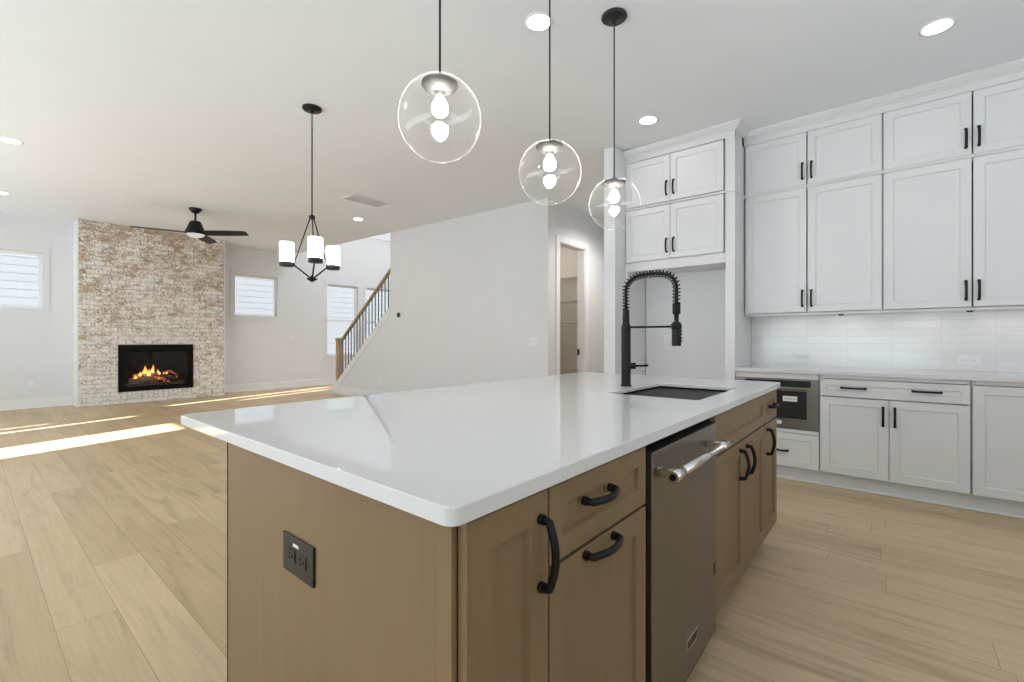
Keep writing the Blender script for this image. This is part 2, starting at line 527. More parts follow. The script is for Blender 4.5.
def slab(mb, Mp, a0, a1, b0, b1, d0, d1, holes=()):
    """wall slab in the (a, b) plane between depths d0 and d1 with rectangular holes (a0,a1,b0,b1)"""
    As = sorted({a0, a1, *[h[0] for h in holes], *[h[1] for h in holes]})
    Bs = sorted({b0, b1, *[h[2] for h in holes], *[h[3] for h in holes]})
    As = [a for a in As if a0 <= a <= a1]; Bs = [b for b in Bs if b0 <= b <= b1]
    solid = {}
    for i in range(len(As) - 1):
        for j in range(len(Bs) - 1):
            ca, cb = (As[i] + As[i + 1]) / 2, (Bs[j] + Bs[j + 1]) / 2
            solid[i, j] = not any(h[0] < ca < h[1] and h[2] < cb < h[3] for h in holes)
    cache = {}
    def V(a, b, d):
        k = (round(a, 5), round(b, 5), round(d, 5))
        if k not in cache:
            cache[k] = mb.bm.verts.new(Mp(a, b, d))
        return cache[k]
    for (i, j), s in solid.items():
        if not s:
            continue
        x0, x1, y0, y1 = As[i], As[i + 1], Bs[j], Bs[j + 1]
        mb.bm.faces.new((V(x0, y0, d1), V(x1, y0, d1), V(x1, y1, d1), V(x0, y1, d1)))
        mb.bm.faces.new((V(x0, y1, d0), V(x1, y1, d0), V(x1, y0, d0), V(x0, y0, d0)))
        for (di, dj, e) in ((-1, 0, (x0, y0, x0, y1)), (1, 0, (x1, y1, x1, y0)), (0, -1, (x1, y0, x0, y0)), (0, 1, (x0, y1, x1, y1))):
            if not solid.get((i + di, j + dj), False):
                mb.bm.faces.new((V(e[0], e[1], d0), V(e[0], e[1], d1), V(e[2], e[3], d1), V(e[2], e[3], d0)))
    return mb

# coordinate maps: (u along, v up, d outward)
def faceY(x0, y, z0=0.0):      # front looks towards -Y
    return lambda u, v, d: (x0 + u, y - d, z0 + v)
def faceX(x, y0, z0=0.0):      # front looks towards +X
    return lambda u, v, d: (x + d, y0 + u, z0 + v)
def faceYb(x0, y, z0=0.0):     # front looks towards +Y
    return lambda u, v, d: (x0 - u, y + d, z0 + v)

# ------------------------------------------------------------------ dimensions
XL, XFP = -11.07, -10.59
YREAR, XR = -3.2, 2.6
YW, YBW, YB, YU = 5.10, 4.94, 4.323, 4.627
XHALL = -3.6
ZK = 3.05
def zc(x):      # ceiling height
    return ZK + max(0.0, min(1.0, (-1.5 - x) / 9.1)) * 0.15

# ------------------------------------------------------------------ room shell
mb = MB(); mb.box(XL - .2, XR + .2, YREAR - .2, 9.2, -0.12, 0.0); struct('floor', mb, 'floor')

mb = MB()
def ceil_piece(x0, x1, y0, y1):
    n = 8
    xs = [x0 + (x1 - x0) * i / n for i in range(n + 1)]
    for a, b in zip(xs, xs[1:]):
        t = bmesh.new()
        vs = [t.verts.new(p) for p in ((a, y0, zc(a)), (b, y0, zc(b)), (b, y1, zc(b)), (a, y1, zc(a)))]
        up = [t.verts.new((p.co.x, p.co.y, 3.35)) for p in vs]
        t.faces.new(list(reversed(vs))); t.faces.new(up)
        t.faces.new((vs[0], vs[1], up[1], up[0])); t.faces.new((vs[2], vs[3], up[3], up[2]))
        mb.merge(t)
ceil_piece(-10.0, XHALL, YREAR - .2, YW)
ceil_piece(XHALL, -1.5, YREAR - .2, 9.2)
ceil_piece(-1.5, XR + .2, YREAR - .2, 9.2)
bmesh.ops.remove_doubles(mb.bm, verts=list(mb.bm.verts), dist=1e-5)
struct('ceiling', mb, 'ceil')
mb = MB(); ceil_piece(XL - .2, -10.0, YREAR - .2, YW)
bmesh.ops.remove_doubles(mb.bm, verts=list(mb.bm.verts), dist=1e-5)
struct('ceiling_left', mb, 'ceil')

# left (fireplace) wall with window openings
WIN = [('window_1', -0.05, 0.885, 1.65, 2.625, False), ('window_2', 3.81, 4.74, 1.66, 2.60, False),
       ('window_3', 5.95, 6.83, 0.73, 2.57, True), ('window_4', 7.06, 7.94, 0.73, 2.57, True), ('window_5', 7.29, 8.4, 3.95, 5.2, False)]
mb = MB()
slab(mb, lambda a, b, d: (XL + d, a, b), YREAR - .2, 9.2, 0, 5.8, -0.16, 0, [(w[1], w[2], w[3], w[4]) for w in WIN])
struct('wall_left', mb, 'wall')

def window(name, y0, y1, z0, z1, dh):
    root = thing(name, name.replace('_', ' '), 'window', (XL, (y0 + y1) / 2, z0))
    root['kind'] = 'structure'
    mb = MB()   # casing boards on the wall
    w = 0.075
    Mp = faceX(XL + 0.0005, 0)
    slab(mb, Mp, y0 - w, y1 + w, z0 - w, z1 + w, 0, 0.013, [(y0, y1, z0, z1)])
    link('window_casing', mb, 'wall', root)
    mb = MB()
    slab(mb, Mp, y0 + .001, y1 - .001, z0 + .001, z1 - .001, -0.13, -0.075, [(y0 + .045, y1 - .045, z0 + .045, z1 - .045)])
    if dh:
        zm = z0 + (z1 - z0) * 0.5
        mb.box(XL - .115, XL - .07, y0 + .04, y1 - .04, zm - .022, zm + .022, .003)
    link('window_frame', mb, 'trim', root)
    mb = MB(); mb.box(XL - .106, XL - .102, y0 + .046, y1 - .046, z0 + .046, z1 - .046); link('pane', mb, 'pane', root)
    mb = MB(); mb.box(XL - .072, XL + .03, y0 + .002, y1 - .002, z0 + .001, z0 + .018, .003); link('window_sill', mb, 'trim', root)
for w in WIN:
    window(*w)

# rear wall behind the photographer: slots added to shape sun strips, holes for added windows
SL = [(-6.41, -5.76, 0.08, 1.575), (-7.60, -7.50, 0.08, 1.52), (-7.93, -7.87, 0.08, 1.25),
      (-8.37, -8.25, 1.70, 2.78), (-7.93, -7.84, 2.04, 2.70),
      (-10.3, -8.6, .2, 2.15), (-5.6, -2.6, .2, 2.15), (-2.3, .5, .2, 2.15)]
mb = MB()
slab(mb, lambda a, b, d: (a, YREAR - d, b), XL - .2, XR + .2, 0, 3.35, 0, 0.05, SL)
struct('wall_rear', mb, 'wall')
mb = MB()
slab(mb, lambda a, b, d: (XR - d, a, b), YREAR, 9.2, 0, 3.35, -.15, 0, [(0.05, 2.35, 0.35, 2.25)])
struct('wall_right', mb, 'wall')
def added_window(name, Mp, a0, a1, z0, z1):      # added unseen window, shade drawn, backing a fill lamp
    root = thing(name, name.replace('_', ' '), 'window', Mp((a0 + a1) / 2, z0, 0)); root['kind'] = 'structure'
    mb = MB(); slab(mb, Mp, a0 + .001, a1 - .001, z0 + .001, z1 - .001, -.045, .004, [(a0 + .06, (a0 + a1) / 2 - .03, z0 + .06, z1 - .06), ((a0 + a1) / 2 + .03, a1 - .06, z0 + .06, z1 - .06)])
    link('window_frame', mb, 'trim', root)
    mb = MB(); mb.bm_box(Mp, a0 + .002, a1 - .002, z0 + .002, z1 - .002, -.049, -.0455); link('added_roller_shade', mb, 'shade', root)
for nm, a0, a1 in (('added_window_6', -10.3, -8.6), ('added_window_7', -5.6, -2.6), ('added_window_8', -2.3, .5)):
    added_window(nm, lambda u, v, d: (u, YREAR + d, v), a0, a1, .2, 2.15)
added_window('added_window_9', lambda u, v, d: (XR - d, u, v), .05, 2.35, .35, 2.25)
mb = MB(); mb.box(-2.09, XR, YBW, YBW + .12, 0, ZK); struct('wall_back', mb, 'wall')
mb = MB(); mb.box(-2.211, -2.09, 4.10, 9.1, 0, 3.055); struct('wall_stub', mb, 'wall')
# wall of the stair and pantry
XW0 = -7.176
poly = [(-9.225, 0.0), (-9.225, 0.045), (XW0, 1.70), (XW0, zc(XW0) + .001), (XHALL, zc(XHALL) + .001), (XHALL, 0.0)]
mb = MB(); mb.prism(poly, lambda a, b, d: (a, d, b), YW, YW + .115)
struct('wall_stair', mb, 'wall')
DO = (5.366, 6.075, 0.0, 2.535)
mb = MB()
slab(mb, lambda a, b, d: (XHALL + d, a, b), YW + .116, 9.1, 0, 3.1, -0.12, 0, [DO])
struct('wall_hall', mb, 'wall')
mb = MB(); mb.box(XL, XR, 9.05, 9.2, 0, 5.8); struct('wall_far', mb, 'wall')
mb = MB(); mb.box(XL - .16, XHALL, YW - .02, YW + .1, 3.352, 5.9); mb.box(XHALL - .12, XHALL, YW + .1, 9.05, 3.102, 5.9); struct('wall_upper', mb, 'wall')
mb = MB(); mb.box(XL - .2, XHALL, YW - .02, 9.2, 5.9, 6.0); struct('ceiling_foyer', mb, 'ceil')
# niche behind the fridge space
mb = MB(); mb.box(-2.055, -1.15, 4.75, YBW - .001, 0, 1.845); struct('wall_niche', mb, 'wall')
# pantry
mb = MB(); mb.box(-5.4, -3.721, 6.8, 6.9, 0, 3.0); mb.box(-5.5, -5.4, YW + .117, 6.9, 0, 3.0); mb.box(-5.4, -3.721, YW + .117, 6.8, 2.9, 3.0); struct('wall_pantry', mb, 'pantry')

# baseboards
def board(name, pts):
    mb = MB()
    for x0, x1, y0, y1 in pts:
        mb.box(x0, x1, y0, y1, 0.001, 0.165, .004)
        if abs(x1 - x0) > abs(y1 - y0):
            mb.box(x0, x1, y0 - .012, y1 + (0 if y0 < YW else 0), 0.001, 0.022, .003)
        else:
            mb.box(x0, x1 + .012, y0, y1, 0.001, 0.022, .003)
    struct(name, mb, 'trim')
board('baseboard_left', [(XL + .001, XL + .017, YREAR + .01, 1.245), (XL + .001, XL + .017, 3.48, 9.0)])
board('baseboard_stair', [(-9.215, XHALL, YW - .017, YW - .001)])
mb = MB(); mb.box(XHALL + .001, XHALL + .015, 6.16, 9.0, 0, .16, .003); mb.box(-2.226, -2.212, 4.1, 9.0, 0, .16, .003); mb.box(-2.2, -2.1, 4.084, 4.099, 0, .16, .003); struct('baseboard_hall', mb, 'trim')

# pantry doorway: jamb, casing, strike plate
root = thing('door_1', 'pantry doorway without a door leaf', 'door', (XHALL, (DO[0] + DO[1]) / 2, 0)); root['kind'] = 'structure'
mb = MB()
slab(mb, lambda a, b, d: (XHALL + d, a, b), DO[0] + .001, DO[1] - .001, 0.001, DO[3] - .001, -0.125, 0.004, [(DO[0] + .018, DO[1] - .018, -1, DO[3] - .018), ])
link('door_frame', mb, 'trim', root)
mb = MB()
slab(mb, lambda a, b, d: (XHALL + .001 + d, a, b), DO[0] - .085, DO[1] + .085, 0.001, DO[3] + .085, 0, 0.016, [(DO[0] + .005, DO[1] - .005, -1, DO[3] - .005)])
link('door_casing', mb, 'trim', root)
mb = MB(); mb.box(XHALL - .118, XHALL - .085, DO[1] - .024, DO[1] - .019, 0.915, 1.01); link('strike_plate', mb, 'black', root)
for z in (0.35, 0.95, 1.6, 2.25):
    mb = MB(); mb.cyl((XHALL - .118, DO[0] + .026, z), (XHALL - .118, DO[0] + .026, z + .09), .007, 8); link('hinge', mb, 'bronze', root)
# wire shelves in the pantry
for i, (z, lab) in enumerate(((2.19, 'topmost wire shelf on the pantry back wall seen through the doorway'), (1.80, 'second wire shelf from the top inside the pantry'),
             (1.43, 'middle wire shelf on the pantry back wall'), (1.05, 'second wire shelf from the bottom inside the pantry'), (0.66, 'lowest wire shelf near the pantry floor'))):
    r = thing('wire_shelf', lab, 'shelf', (-4.5, 6.65, z), 'wire shelves in the pantry')
    mb = MB()
    for k in range(14):
        y = 6.49 + k * .0225
        mb.cyl((-5.38, y, z), (-3.75, y, z), .003, 5)
    mb.cyl((-5.38, 6.485, z - .035), (-3.75, 6.485, z - .035), .0045, 5)
    mb.cyl((-5.38, 6.485, z), (-3.75, 6.485, z), .0045, 5)
    for k in range(54):
        x = -5.36 + k * .03
        mb.cyl((x, 6.485, z - .035), (x, 6.79, z), .0022, 4) if k % 9 == 0 else mb.cyl((x, 6.485, z - .035), (x, 6.485, z), .002, 4)
    link('wire_deck', mb, 'wire', r)
    for x in (-5.2, -4.5, -3.85):
        mb = MB(); mb.cyl((x, 6.50, z - .004), (x, 6.796, z - .20), .004, 6); link('shelf_bracket', mb, 'wire', r)

# ------------------------------------------------------------------ hardware and door builders
def shaker(mb, Mp, u0, u1, v0, v1, t=0.020, s=0.057, rec=0.010):
    b = .0015; e = .005
    mb.rings(Mp, [(u0, u1, v0, v1, 0), (u0, u1, v0, v1, t - b), (u0 + b, u1 - b, v0 + b, v1 - b, t), (u0 + s, u1 - s, v0 + s, v1 - s, t),
                  (u0 + s + e, u1 - s - e, v0 + s + e, v1 - s - e, t - rec)])
    return mb
def pull(mb, A, B, out, rise=0.030, r=0.0080):
    A, B, out = Vector(A), Vector(B), Vector(out).normalized()
    d = B - A; L = d.length; dn = d / L
    pts = [A + dn * .004, A + dn * .004 + out * rise * .45]
    n = 10
    for k in range(n + 1):
        s = k / n
        pts.append(A + dn * (.006 + (L - .012) * s) + out * (rise * (.62 + .38 * math.sin(PI * s))))
    pts += [B - dn * .004 + out * rise * .45, B - dn * .004]
    mb.tube(pts, r, 8)
    for P in (A + dn * .004, B - dn * .004):
        mb.cyl(P, P + out * .010, r * 1.25, 10)
    return mb
def carcass(mb, Mp, u0, u1, v0, v1, depth, th=.018, bottom=True, top=False):
    mb.bm_box(Mp, u0, u0 + th, v0, v1, -depth, -.004)
    mb.bm_box(Mp, u1 - th, u1, v0, v1, -depth, -.004)
    mb.bm_box(Mp, u0 + th, u1 - th, v0, v1, -depth, -depth + .008)
    mb.bm_box(Mp, u0 + th, u1 - th, v0, v0 + th, -depth + .008, -.004)
    if top:
        mb.bm_box(Mp, u0 + th, u1 - th, v1 - th, v1, -depth + .008, -.004)
    return mb
def door(root, Mp, u0, u1, v0, v1, mat, handle=None, out=None, name='door', s=.057, rise=.030):
    mb = MB(); shaker(mb, Mp, u0, u1, v0, v1, s=s)
    d = link(name, mb, mat, root)
    if handle:
        for (ua, va, ub, vb) in (handle if isinstance(handle, list) else [handle]):
            mb = MB(); pull(mb, Mp(ua, va, .0195), Mp(ub, vb, .0195), out, rise)
            link('handle', mb, 'black', d)
    return d

# ------------------------------------------------------------------ kitchen island
XC = -.505                      # front of the doors
XF0 = XC - .020                 # front of the carcasses
IZ = .8835
ISL = 'island base cabinets'
def island_unit(label, y0, y1, loc_name='base_cabinet', depth=.575):
    r = thing(loc_name, label, 'cabinet', (XF0 - .28, (y0 + y1) / 2, 0.0), ISL)
    Mp = faceX(XF0, 0)
    mb = MB(); carcass(mb, Mp, y0, y1, .115, IZ, depth)
    mb.bm_box(Mp, y0 + .018, y1 - .018, IZ - .04, IZ, -.02, -.001)
    link('body', mb, 'island', r)
    mb = MB(); mb.bm_box(Mp, y0, y1, 0.001, .1145, -depth, -.075); link('toe_kick', mb, 'island', r)
    return r, Mp
OX = (1, 0, 0)
ZD0, ZD1, ZG0, ZG1 = .125, .714, .722, .874
r, Mp = island_unit('narrow island cabinet at the near corner, one full-height door with a long black pull', .498, .7185)
door(r, Mp, .499, .7165, ZD0, ZG1, 'island', (.690, .694, .690, .828), OX, rise=.036)
r, Mp = island_unit('island cabinet between the corner door and the dishwasher, drawer over a pull-out door', .720, 1.168)
door(r, Mp, .7215, 1.166, ZG0, ZG1, 'island', (.843, .816, .965, .816), OX, 'drawer', s=.045, rise=.036)
door(r, Mp, .7215, 1.166, ZD0, ZD1, 'island', (.847, .699, .982, .699), OX, 'door', rise=.036)
r, Mp = island_unit('island sink cabinet beyond the dishwasher, false front over two doors with paired pulls', 1.790, 2.648)
door(r, Mp, 1.7915, 2.646, ZG0, ZG1, 'island', None, None, 'false_front', s=.045)
door(r, Mp, 1.7915, 2.217, ZD0, ZD1, 'island', (2.150, .555, 2.150, .682), OX, rise=.036)
door(r, Mp, 2.221, 2.646, ZD0, ZD1, 'island', (2.262, .555, 2.262, .682), OX, rise=.036)
r, Mp = island_unit('narrow island cabinet at the far end, small drawer over a door', 2.650, 2.966)
door(r, Mp, 2.6515, 2.9645, ZG0, ZG1, 'island', (2.75, .800, 2.87, .800), OX, 'drawer', s=.04, rise=.036)
door(r, Mp, 2.6515, 2.9645, ZD0, ZD1, 'island', (2.70, .555, 2.70, .69), OX, rise=.036)

# end panel, back panel, far panel: the fixed wooden skin of the island
r = thing('kitchen_island', 'stained wood island body with the flat end panel carrying the black outlet', 'island', (-1.0, 1.73, 0))
mb = MB(); mb.box(-1.461, -.5645, .487, .497, .001, IZ, .001); ep = link('end_panel', mb, 'island', r)
mb = MB(); mb.box(-.564, -.5255, .4855, .497, .001, IZ, .001); link('corner_stile', mb, 'island', ep)
mb = MB(); mb.box(-1.4645, -1.4615, .486, .499, .001, IZ); link('edge_strip', mb, 'gap', ep)
mb = MB(); mb.box(-1.455, -1.437, .498, 2.965, .001, IZ, .001); link('back_panel', mb, 'island', r)
mb = MB(); mb.prism([(-1.461, .001), (-.60, .001), (-.60, .115), (-.527, .115), (-.527, IZ), (-1.461, IZ)], lambda a, b, d: (a, d, b), 2.967, 2.977); link('far_panel', mb, 'island', r)
mb = MB(); mb.box(-1.4365, -1.12, .4975, 2.9665, .001, .86); link('core', mb, 'island', r)

# countertop with sink cut-out
def rrect(x0, x1, y0, y1, r, n=5):
    pts = []
    for cx, cy, a0 in ((x1 - r, y1 - r, 0), (x0 + r, y1 - r, 90), (x0 + r, y0 + r, 180), (x1 - r, y0 + r, 270)):
        for k in range(n + 1):
            a = math.radians(a0 + 90 * k / n)
            pts.append((cx + r * math.cos(a), cy + r * math.sin(a)))
    return pts
SX0, SX1, SY0, SY1 = -1.003, -.600, 1.890, 2.508
def plate_with_hole(mb, outer, inner, z0, z1, ch=.002, zi=None):
    bm = mb.bm
    def loop(pts, z):
        vs = [bm.verts.new((x, y, z)) for x, y in pts]
        return vs, [bm.edges.new((vs[i], vs[(i + 1) % len(vs)])) for i in range(len(vs))]
    def shrink(pts, d, cx, cy):
        return [(x + (d if x < cx else -d), y + (d if y < cy else -d)) for x, y in pts]
    cx = sum(p[0] for p in outer) / len(outer); cy = sum(p[1] for p in outer) / len(outer)
    ot, oe = loop(shrink(outer, ch, cx, cy), z1)
    edges = list(oe); rings_o = [ot, loop(outer, z1 - ch)[0], loop(outer, z0 + ch)[0]]
    ob, obe = loop(shrink(outer, ch, cx, cy), z0); rings_o.append(ob)
    rings_i = []
    if inner:
        ix = sum(p[0] for p in inner) / len(inner); iy = sum(p[1] for p in inner) / len(inner)
        it, ie = loop(shrink(inner, -ch, ix, iy), z1)
        ib, ibe = loop(inner, z0 if zi is None else zi)
        rings_i = [it, loop(inner, z1 - ch)[0], ib]
        edges += ie; bedges = obe + ibe
    else:
        bedges = obe
    bmesh.ops.triangle_fill(bm, edges=edges, use_beauty=True)
    bmesh.ops.triangle_fill(bm, edges=bedges, use_beauty=True)
    for rr in (rings_o, rings_i):
        for A, B in zip(rr, rr[1:]):
            for i in range(len(A)):
                j = (i + 1) % len(A)
                f = bm.faces.new((A[i], A[j], B[j], B[i]))
mb = MB()
plate_with_hole(mb, rrect(-1.784, -.488, .4515, 2.9947, .022), rrect(SX0, SX1, SY0, SY1, .02), .884, .914, zi=.898)
o = link('countertop', mb, 'quartz', None, (-1.13, 1.72, .884)); tag(o, 'large white quartz island countertop with a sink cut-out', 'countertop')

# undermount sink
r = thing('kitchen_sink', 'black composite undermount sink set in the island countertop', 'sink', (-.8, 2.2, .68))
mb = MB()
a = (SX0 - .006, SX1 + .006, SY0 - .006, SY1 + .006)
F3 = lambda u, v, d: (u, v, d)
mb.rings(F3, [(a[0] - .02, a[1] + .02, a[2] - .02, a[3] + .02, .889), (a[0] - .02, a[1] + .02, a[2] - .02, a[3] + .02, .8945), (a[0], a[1], a[2], a[3], .8945),
              (a[0] + .004, a[1] - .004, a[2] + .004, a[3] - .004, .70), (a[0] + .03, a[1] - .03, a[2] + .03, a[3] - .03, .682)])
link('basin', mb, 'sink', r)
mb = MB(); mb.lathe([(0, .6865), (.03, .6865), (.042, .689), (.046, .6845), (.03, .6835)], (-.8, 2.2, 0), 24); link('drain', mb, 'steel', r)

# faucet
FX, FY = -1.075, 2.232
r = thing('kitchen_faucet', 'matte black spring pull-down faucet standing behind the island sink', 'faucet', (FX, FY, .914))
mb = MB(); mb.lathe([(0, .9145), (.030, .9145), (.030, .920), (.0245, .922), (.0245, 1.225), (.022, 1.234), (.0185, 1.237), (.0165, 1.312), (.012, 1.316), (0, 1.316)], (FX, FY, 0), 28); link('column', mb, 'black', r)
path = [(FX, FY, 1.312), (FX, FY, 1.36), (FX, FY, 1.405)]
aw, ah = .1325, .086
for k in range(1, 24):
    t = PI - PI * k / 24
    cxs = math.copysign(abs(math.cos(t)) ** .75, math.cos(t)); sn = math.sin(t) ** .75
    path.append((FX + aw + aw * cxs, FY, 1.405 + ah * sn))
path += [(FX + 2 * aw, FY, 1.405), (FX + 2 * aw, FY, 1.36), (FX + 2 * aw, FY, 1.325)]
mb = MB(); mb.tube(path, .0085, 10); hose = link('hose', mb, 'black', r)
# spring coil along the same path
P = [Vector(p) for p in path]
acc = [0]
for p, q in zip(P, P[1:]):
    acc.append(acc[-1] + (q - p).length)
Ltot = acc[-1]; pitch = .0165; turns = int(Ltot / pitch); coil = []
for i in range(turns * 10 + 1):
    s = Ltot * i / (turns * 10)
    k = max(j for j in range(len(acc)) if acc[j] <= s + 1e-9); k = min(k, len(P) - 2)
    f = (s - acc[k]) / (acc[k + 1] - acc[k]); c = P[k].lerp(P[k + 1], f); t = (P[k + 1] - P[k]).normalized()
    n1 = Vector((0, 1, 0)); n2 = t.cross(n1)
    ang = 2 * PI * i / 10
    coil.append(c + (n1 * math.cos(ang) + n2 * math.sin(ang)) * .0175)
mb = MB(); mb.tube(coil, .0028, 5); link('spring', mb, 'black', r)
HX = FX + 2 * aw
mb = MB(); mb.lathe([(0, 1.335), (.019, 1.335), (.019, 1.285), (.012, 1.280), (.010, 1.245), (.0195, 1.243), (.021, 1.235), (.022, 1.132), (.020, 1.127), (0, 1.127)], (HX, FY, 0), 22)
for z in (1.20, 1.185, 1.165, 1.15):
    mb.cyl((HX + .019, FY, z), (HX + .0265, FY, z), .005, 8)
link('spray_head', mb, 'black', r)
mb = MB(); mb.cyl((FX + .02, FY, 1.222), (HX - .019, FY, 1.222), .0055, 10); mb.lathe([(.0235, -.012), (.0255, -.012), (.0255, .012), (.0235, .012), (.0235, -.012)], (HX, FY, 1.222), 22); link('support_arm', mb, 'black', r)
mb = MB(); mb.cyl((FX + .015, FY + .01, 1.02), (FX + .042, FY + .025, 1.02), .017, 18); mb.tube([(FX + .040, FY + .024, 1.02), (FX + .07, FY + .040, 1.021), (FX + .098, FY + .054, 1.023)], [.006, .0055, .006], 10); link('lever_handle', mb, 'black', r)

# dishwasher
r = thing('dishwasher', 'stainless steel dishwasher with tubular handle built into the island', 'dishwasher', (-.8, 1.479, 0))
mb = MB(); mb.box(-1.09, -.535, 1.172, 1.787, .06, .878); link('tub', mb, 'gap', r)
mb = MB(); mb.box(-.5345, -.499, 1.196, 1.7835, .085, .852, .003, 2); dd = link('door', mb, 'steel', r)
mb = MB(); mb.cyl((-.443, 1.205, .796), (-.443, 1.685, .796), .0125, 20); link('handle', mb, 'chrome', dd)
for y in (1.228, 1.660):
    mb = MB(); mb.box(-.4995, -.440, y - .012, y + .012, .782, .810, .004)
    mb.cyl((-.443, y - .034, .796), (-.443, y + .034, .796), .0155, 20); link('handle_bracket', mb, 'chrome', dd)
mb = MB(); mb.cyl((-.443, 1.1905, .796), (-.443, 1.1935, .796), .0085, 16); link('handle_medallion', mb, 'gap', dd)
mb = MB()
slab(mb, faceX(-.4988, 0), 1.462, 1.560, .172, .206, 0, .0022, [(1.466, 1.556, .176, .202)])
link('badge_rim', mb, 'chrome', dd)
mb = MB(); mb.box(-.4992, -.4979, 1.4665, 1.5555, .1765, .2015)
badge = link('badge_plate', mb, 'nickel', dd)
mb = MB(); mb.box(-.4992, -.4980, 1.748, 1.772, .30, .345); link('rating_label', mb, 'nickel', dd)
mb = MB(); mb.box(-.56, -.536, 1.176, 1.784, .005, .058); link('toe_panel', mb, 'gap', r)

# black outlet on the island end panel
def outlet(label, name, Mp, w, h, pmat, smat, kind='duplex', group=None, loc=(0, 0, 0)):
    r = thing(name, label, 'outlet' if 'outlet' in name else 'switch', loc, group)
    mb = MB(); mb.bm_box(Mp, 0, w, 0, h, .0006, .006, .0015); link('cover_plate', mb, pmat, r)
    if kind == 'duplexH':
        for u in (w * .32, w * .68):
            mb = MB(); mb.bm_box(Mp, u - .017, u + .017, h / 2 - .014, h / 2 + .014, .0062, .008, .001); rc = link('receptacle', mb, pmat, r)
            mb = MB()
            mb.bm_box(Mp, u - .009, u - .002, h / 2 + .004, h / 2 + .007, .0082, .0086); mb.bm_box(Mp, u - .009, u - .002, h / 2 - .007, h / 2 - .004, .0082, .0086)
            mb.bm_box(Mp, u + .005, u + .010, h / 2 - .003, h / 2 + .003, .0082, .0086); link('slot', mb, smat, rc)
    elif kind == 'duplex':
        for v in (h * .32, h * .68):
            mb = MB(); mb.bm_box(Mp, w / 2 - .016, w / 2 + .016, v - .014, v + .014, .0062, .008, .001); rc = link('receptacle', mb, pmat, r)
            mb = MB()
            mb.bm_box(Mp, w / 2 - .007, w / 2 - .004, v - .002, v + .007, .0082, .0086); mb.bm_box(Mp, w / 2 + .004, w / 2 + .007, v - .002, v + .007, .0082, .0086); link('slot', mb, smat, rc)
    elif kind == 'rocker':
        n = max(1, round(w / .05) - 0)
        n = {True: 2}.get(w > .1, 1)
        for k in range(n):
            u = w * (k + .5) / n
            mb = MB(); mb.bm_box(Mp, u - .016, u + .016, h / 2 - .033, h / 2 + .033, .0062, .0085, .001); link('rocker', mb, pmat, r)
    return r
Mp = faceY(-1.097, .4868, .624)
r = outlet('square black double outlet plate on the island end panel', 'wall_outlet', Mp, .143, .087, 'blackplastic', 'gap', 'duplexH', None, (-1.025, .486, .624))
mb = MB(); mb.bm_box(Mp, .052, .078, .066, .073, .0061, .0066); link('paper_tag', mb, 'sticker', r)

# ------------------------------------------------------------------ white base cabinets on the back wall
OY = (0, -1, 0)
YC0 = YB + .020
WB = 'white base cabinets on the back wall'
def base_unit(label, x0, x1, depth=.59):
    r = thing('base_cabinet', label, 'cabinet', ((x0 + x1) / 2, YB + .3, 0), WB)
    Mp = faceY(0, YC0)
    mb = MB(); carcass(mb, Mp, x0, x1, .112, IZ, depth); mb.bm_box(Mp, x0 + .018, x1 - .018, IZ - .028, IZ, -.03, .012); link('body', mb, 'cab', r)
    mb = MB(); mb.bm_box(Mp, x0 - .0015, x1 + .0014, .001, .1115, -depth, -.055); link('toe_kick', mb, 'cab', r)
    return r, Mp
r, Mp = base_unit('white base cabinet housing the drawer oven beside the tall fridge panel', -1.054, -.441)
door(r, Mp, -1.050, -.4445, .120, .392, 'cab', (-.74, .248, -.655, .248), OY, 'drawer', s=.05)
mb = MB(); mb.bm_box(Mp, -1.050, -.4445, .398, .425, -.003, .018); link('filler_rail', mb, 'cab', r)
mb = MB(); mb.bm_box(Mp, -1.050, -.4445, .837, .855, -.003, .018); link('filler_rail', mb, 'cab', r)
r2 = thing('drawer_oven', 'stainless steel microwave drawer with black glass front below the white counter', 'oven', (-.747, YB + .2, .43))
mb = MB(); mb.bm_box(Mp, -1.03, -.464, .44, .82, -.50, -.0035); link('oven_box', mb, 'gap', r2)
mb = MB(); slab(mb, Mp, -1.046, -.447, .427, .836, -.002, .021, [(-.975, -.497, .770, .822), (-.965, -.525, .512, .738)]); link('fascia', mb, 'steelx', r2)
mb = MB(); mb.bm_box(Mp, -.974, -.498, .771, .821, 0, .019); link('control_strip', mb, 'blackplastic', r2)
mb = MB(); mb.bm_box(Mp, -.964, -.526, .513, .737, 0, .018); gl = link('glass_door', mb, 'blackplastic', r2)
mb = MB(); mb.bm_box(Mp, -.970, -.515, .742, .760, .0215, .034, .003); link('grip_lip', mb, 'chrome', gl)
mb = MB(); mb.bm_box(Mp, -.692, -.590, .652, .694, .0184, .0192); st = link('energy_sticker', mb, 'sticker', gl)
mb = MB()
for k in range(7):
    mb.bm_box(Mp, -.682 + k * .0125, -.674 + k * .0125, .668, .676, .0193, .0195)
link('sticker_print', mb, 'plateslot', st)
mb = MB(); mb.bm_box(Mp, -.735, -.700, .462, .492, .0212, .0222); link('paper_tag', mb, 'sticker', r2)
r, Mp = base_unit('white base cabinet in the middle, wide drawer with two pulls over two doors', -.438, .408)
door(r, Mp, -.4355, .4045, .718, .850, 'cab', [(-.302, .788, -.150, .788), (.112, .790, .264, .790)], OY, 'drawer', s=.045)
door(r, Mp, -.4355, -.0185, .120, .711, 'cab', (-.050, .520, -.050, .660), OY)
door(r, Mp, -.0145, .4045, .120, .711, 'cab', (.016, .520, .016, .660), OY)
r, Mp = base_unit('white base cabinet at the right edge of the photo with one full-height door', .412, .905)
door(r, Mp, .4165, .8985, .120, .850, 'cab', (.862, .52, .862, .66), OY)
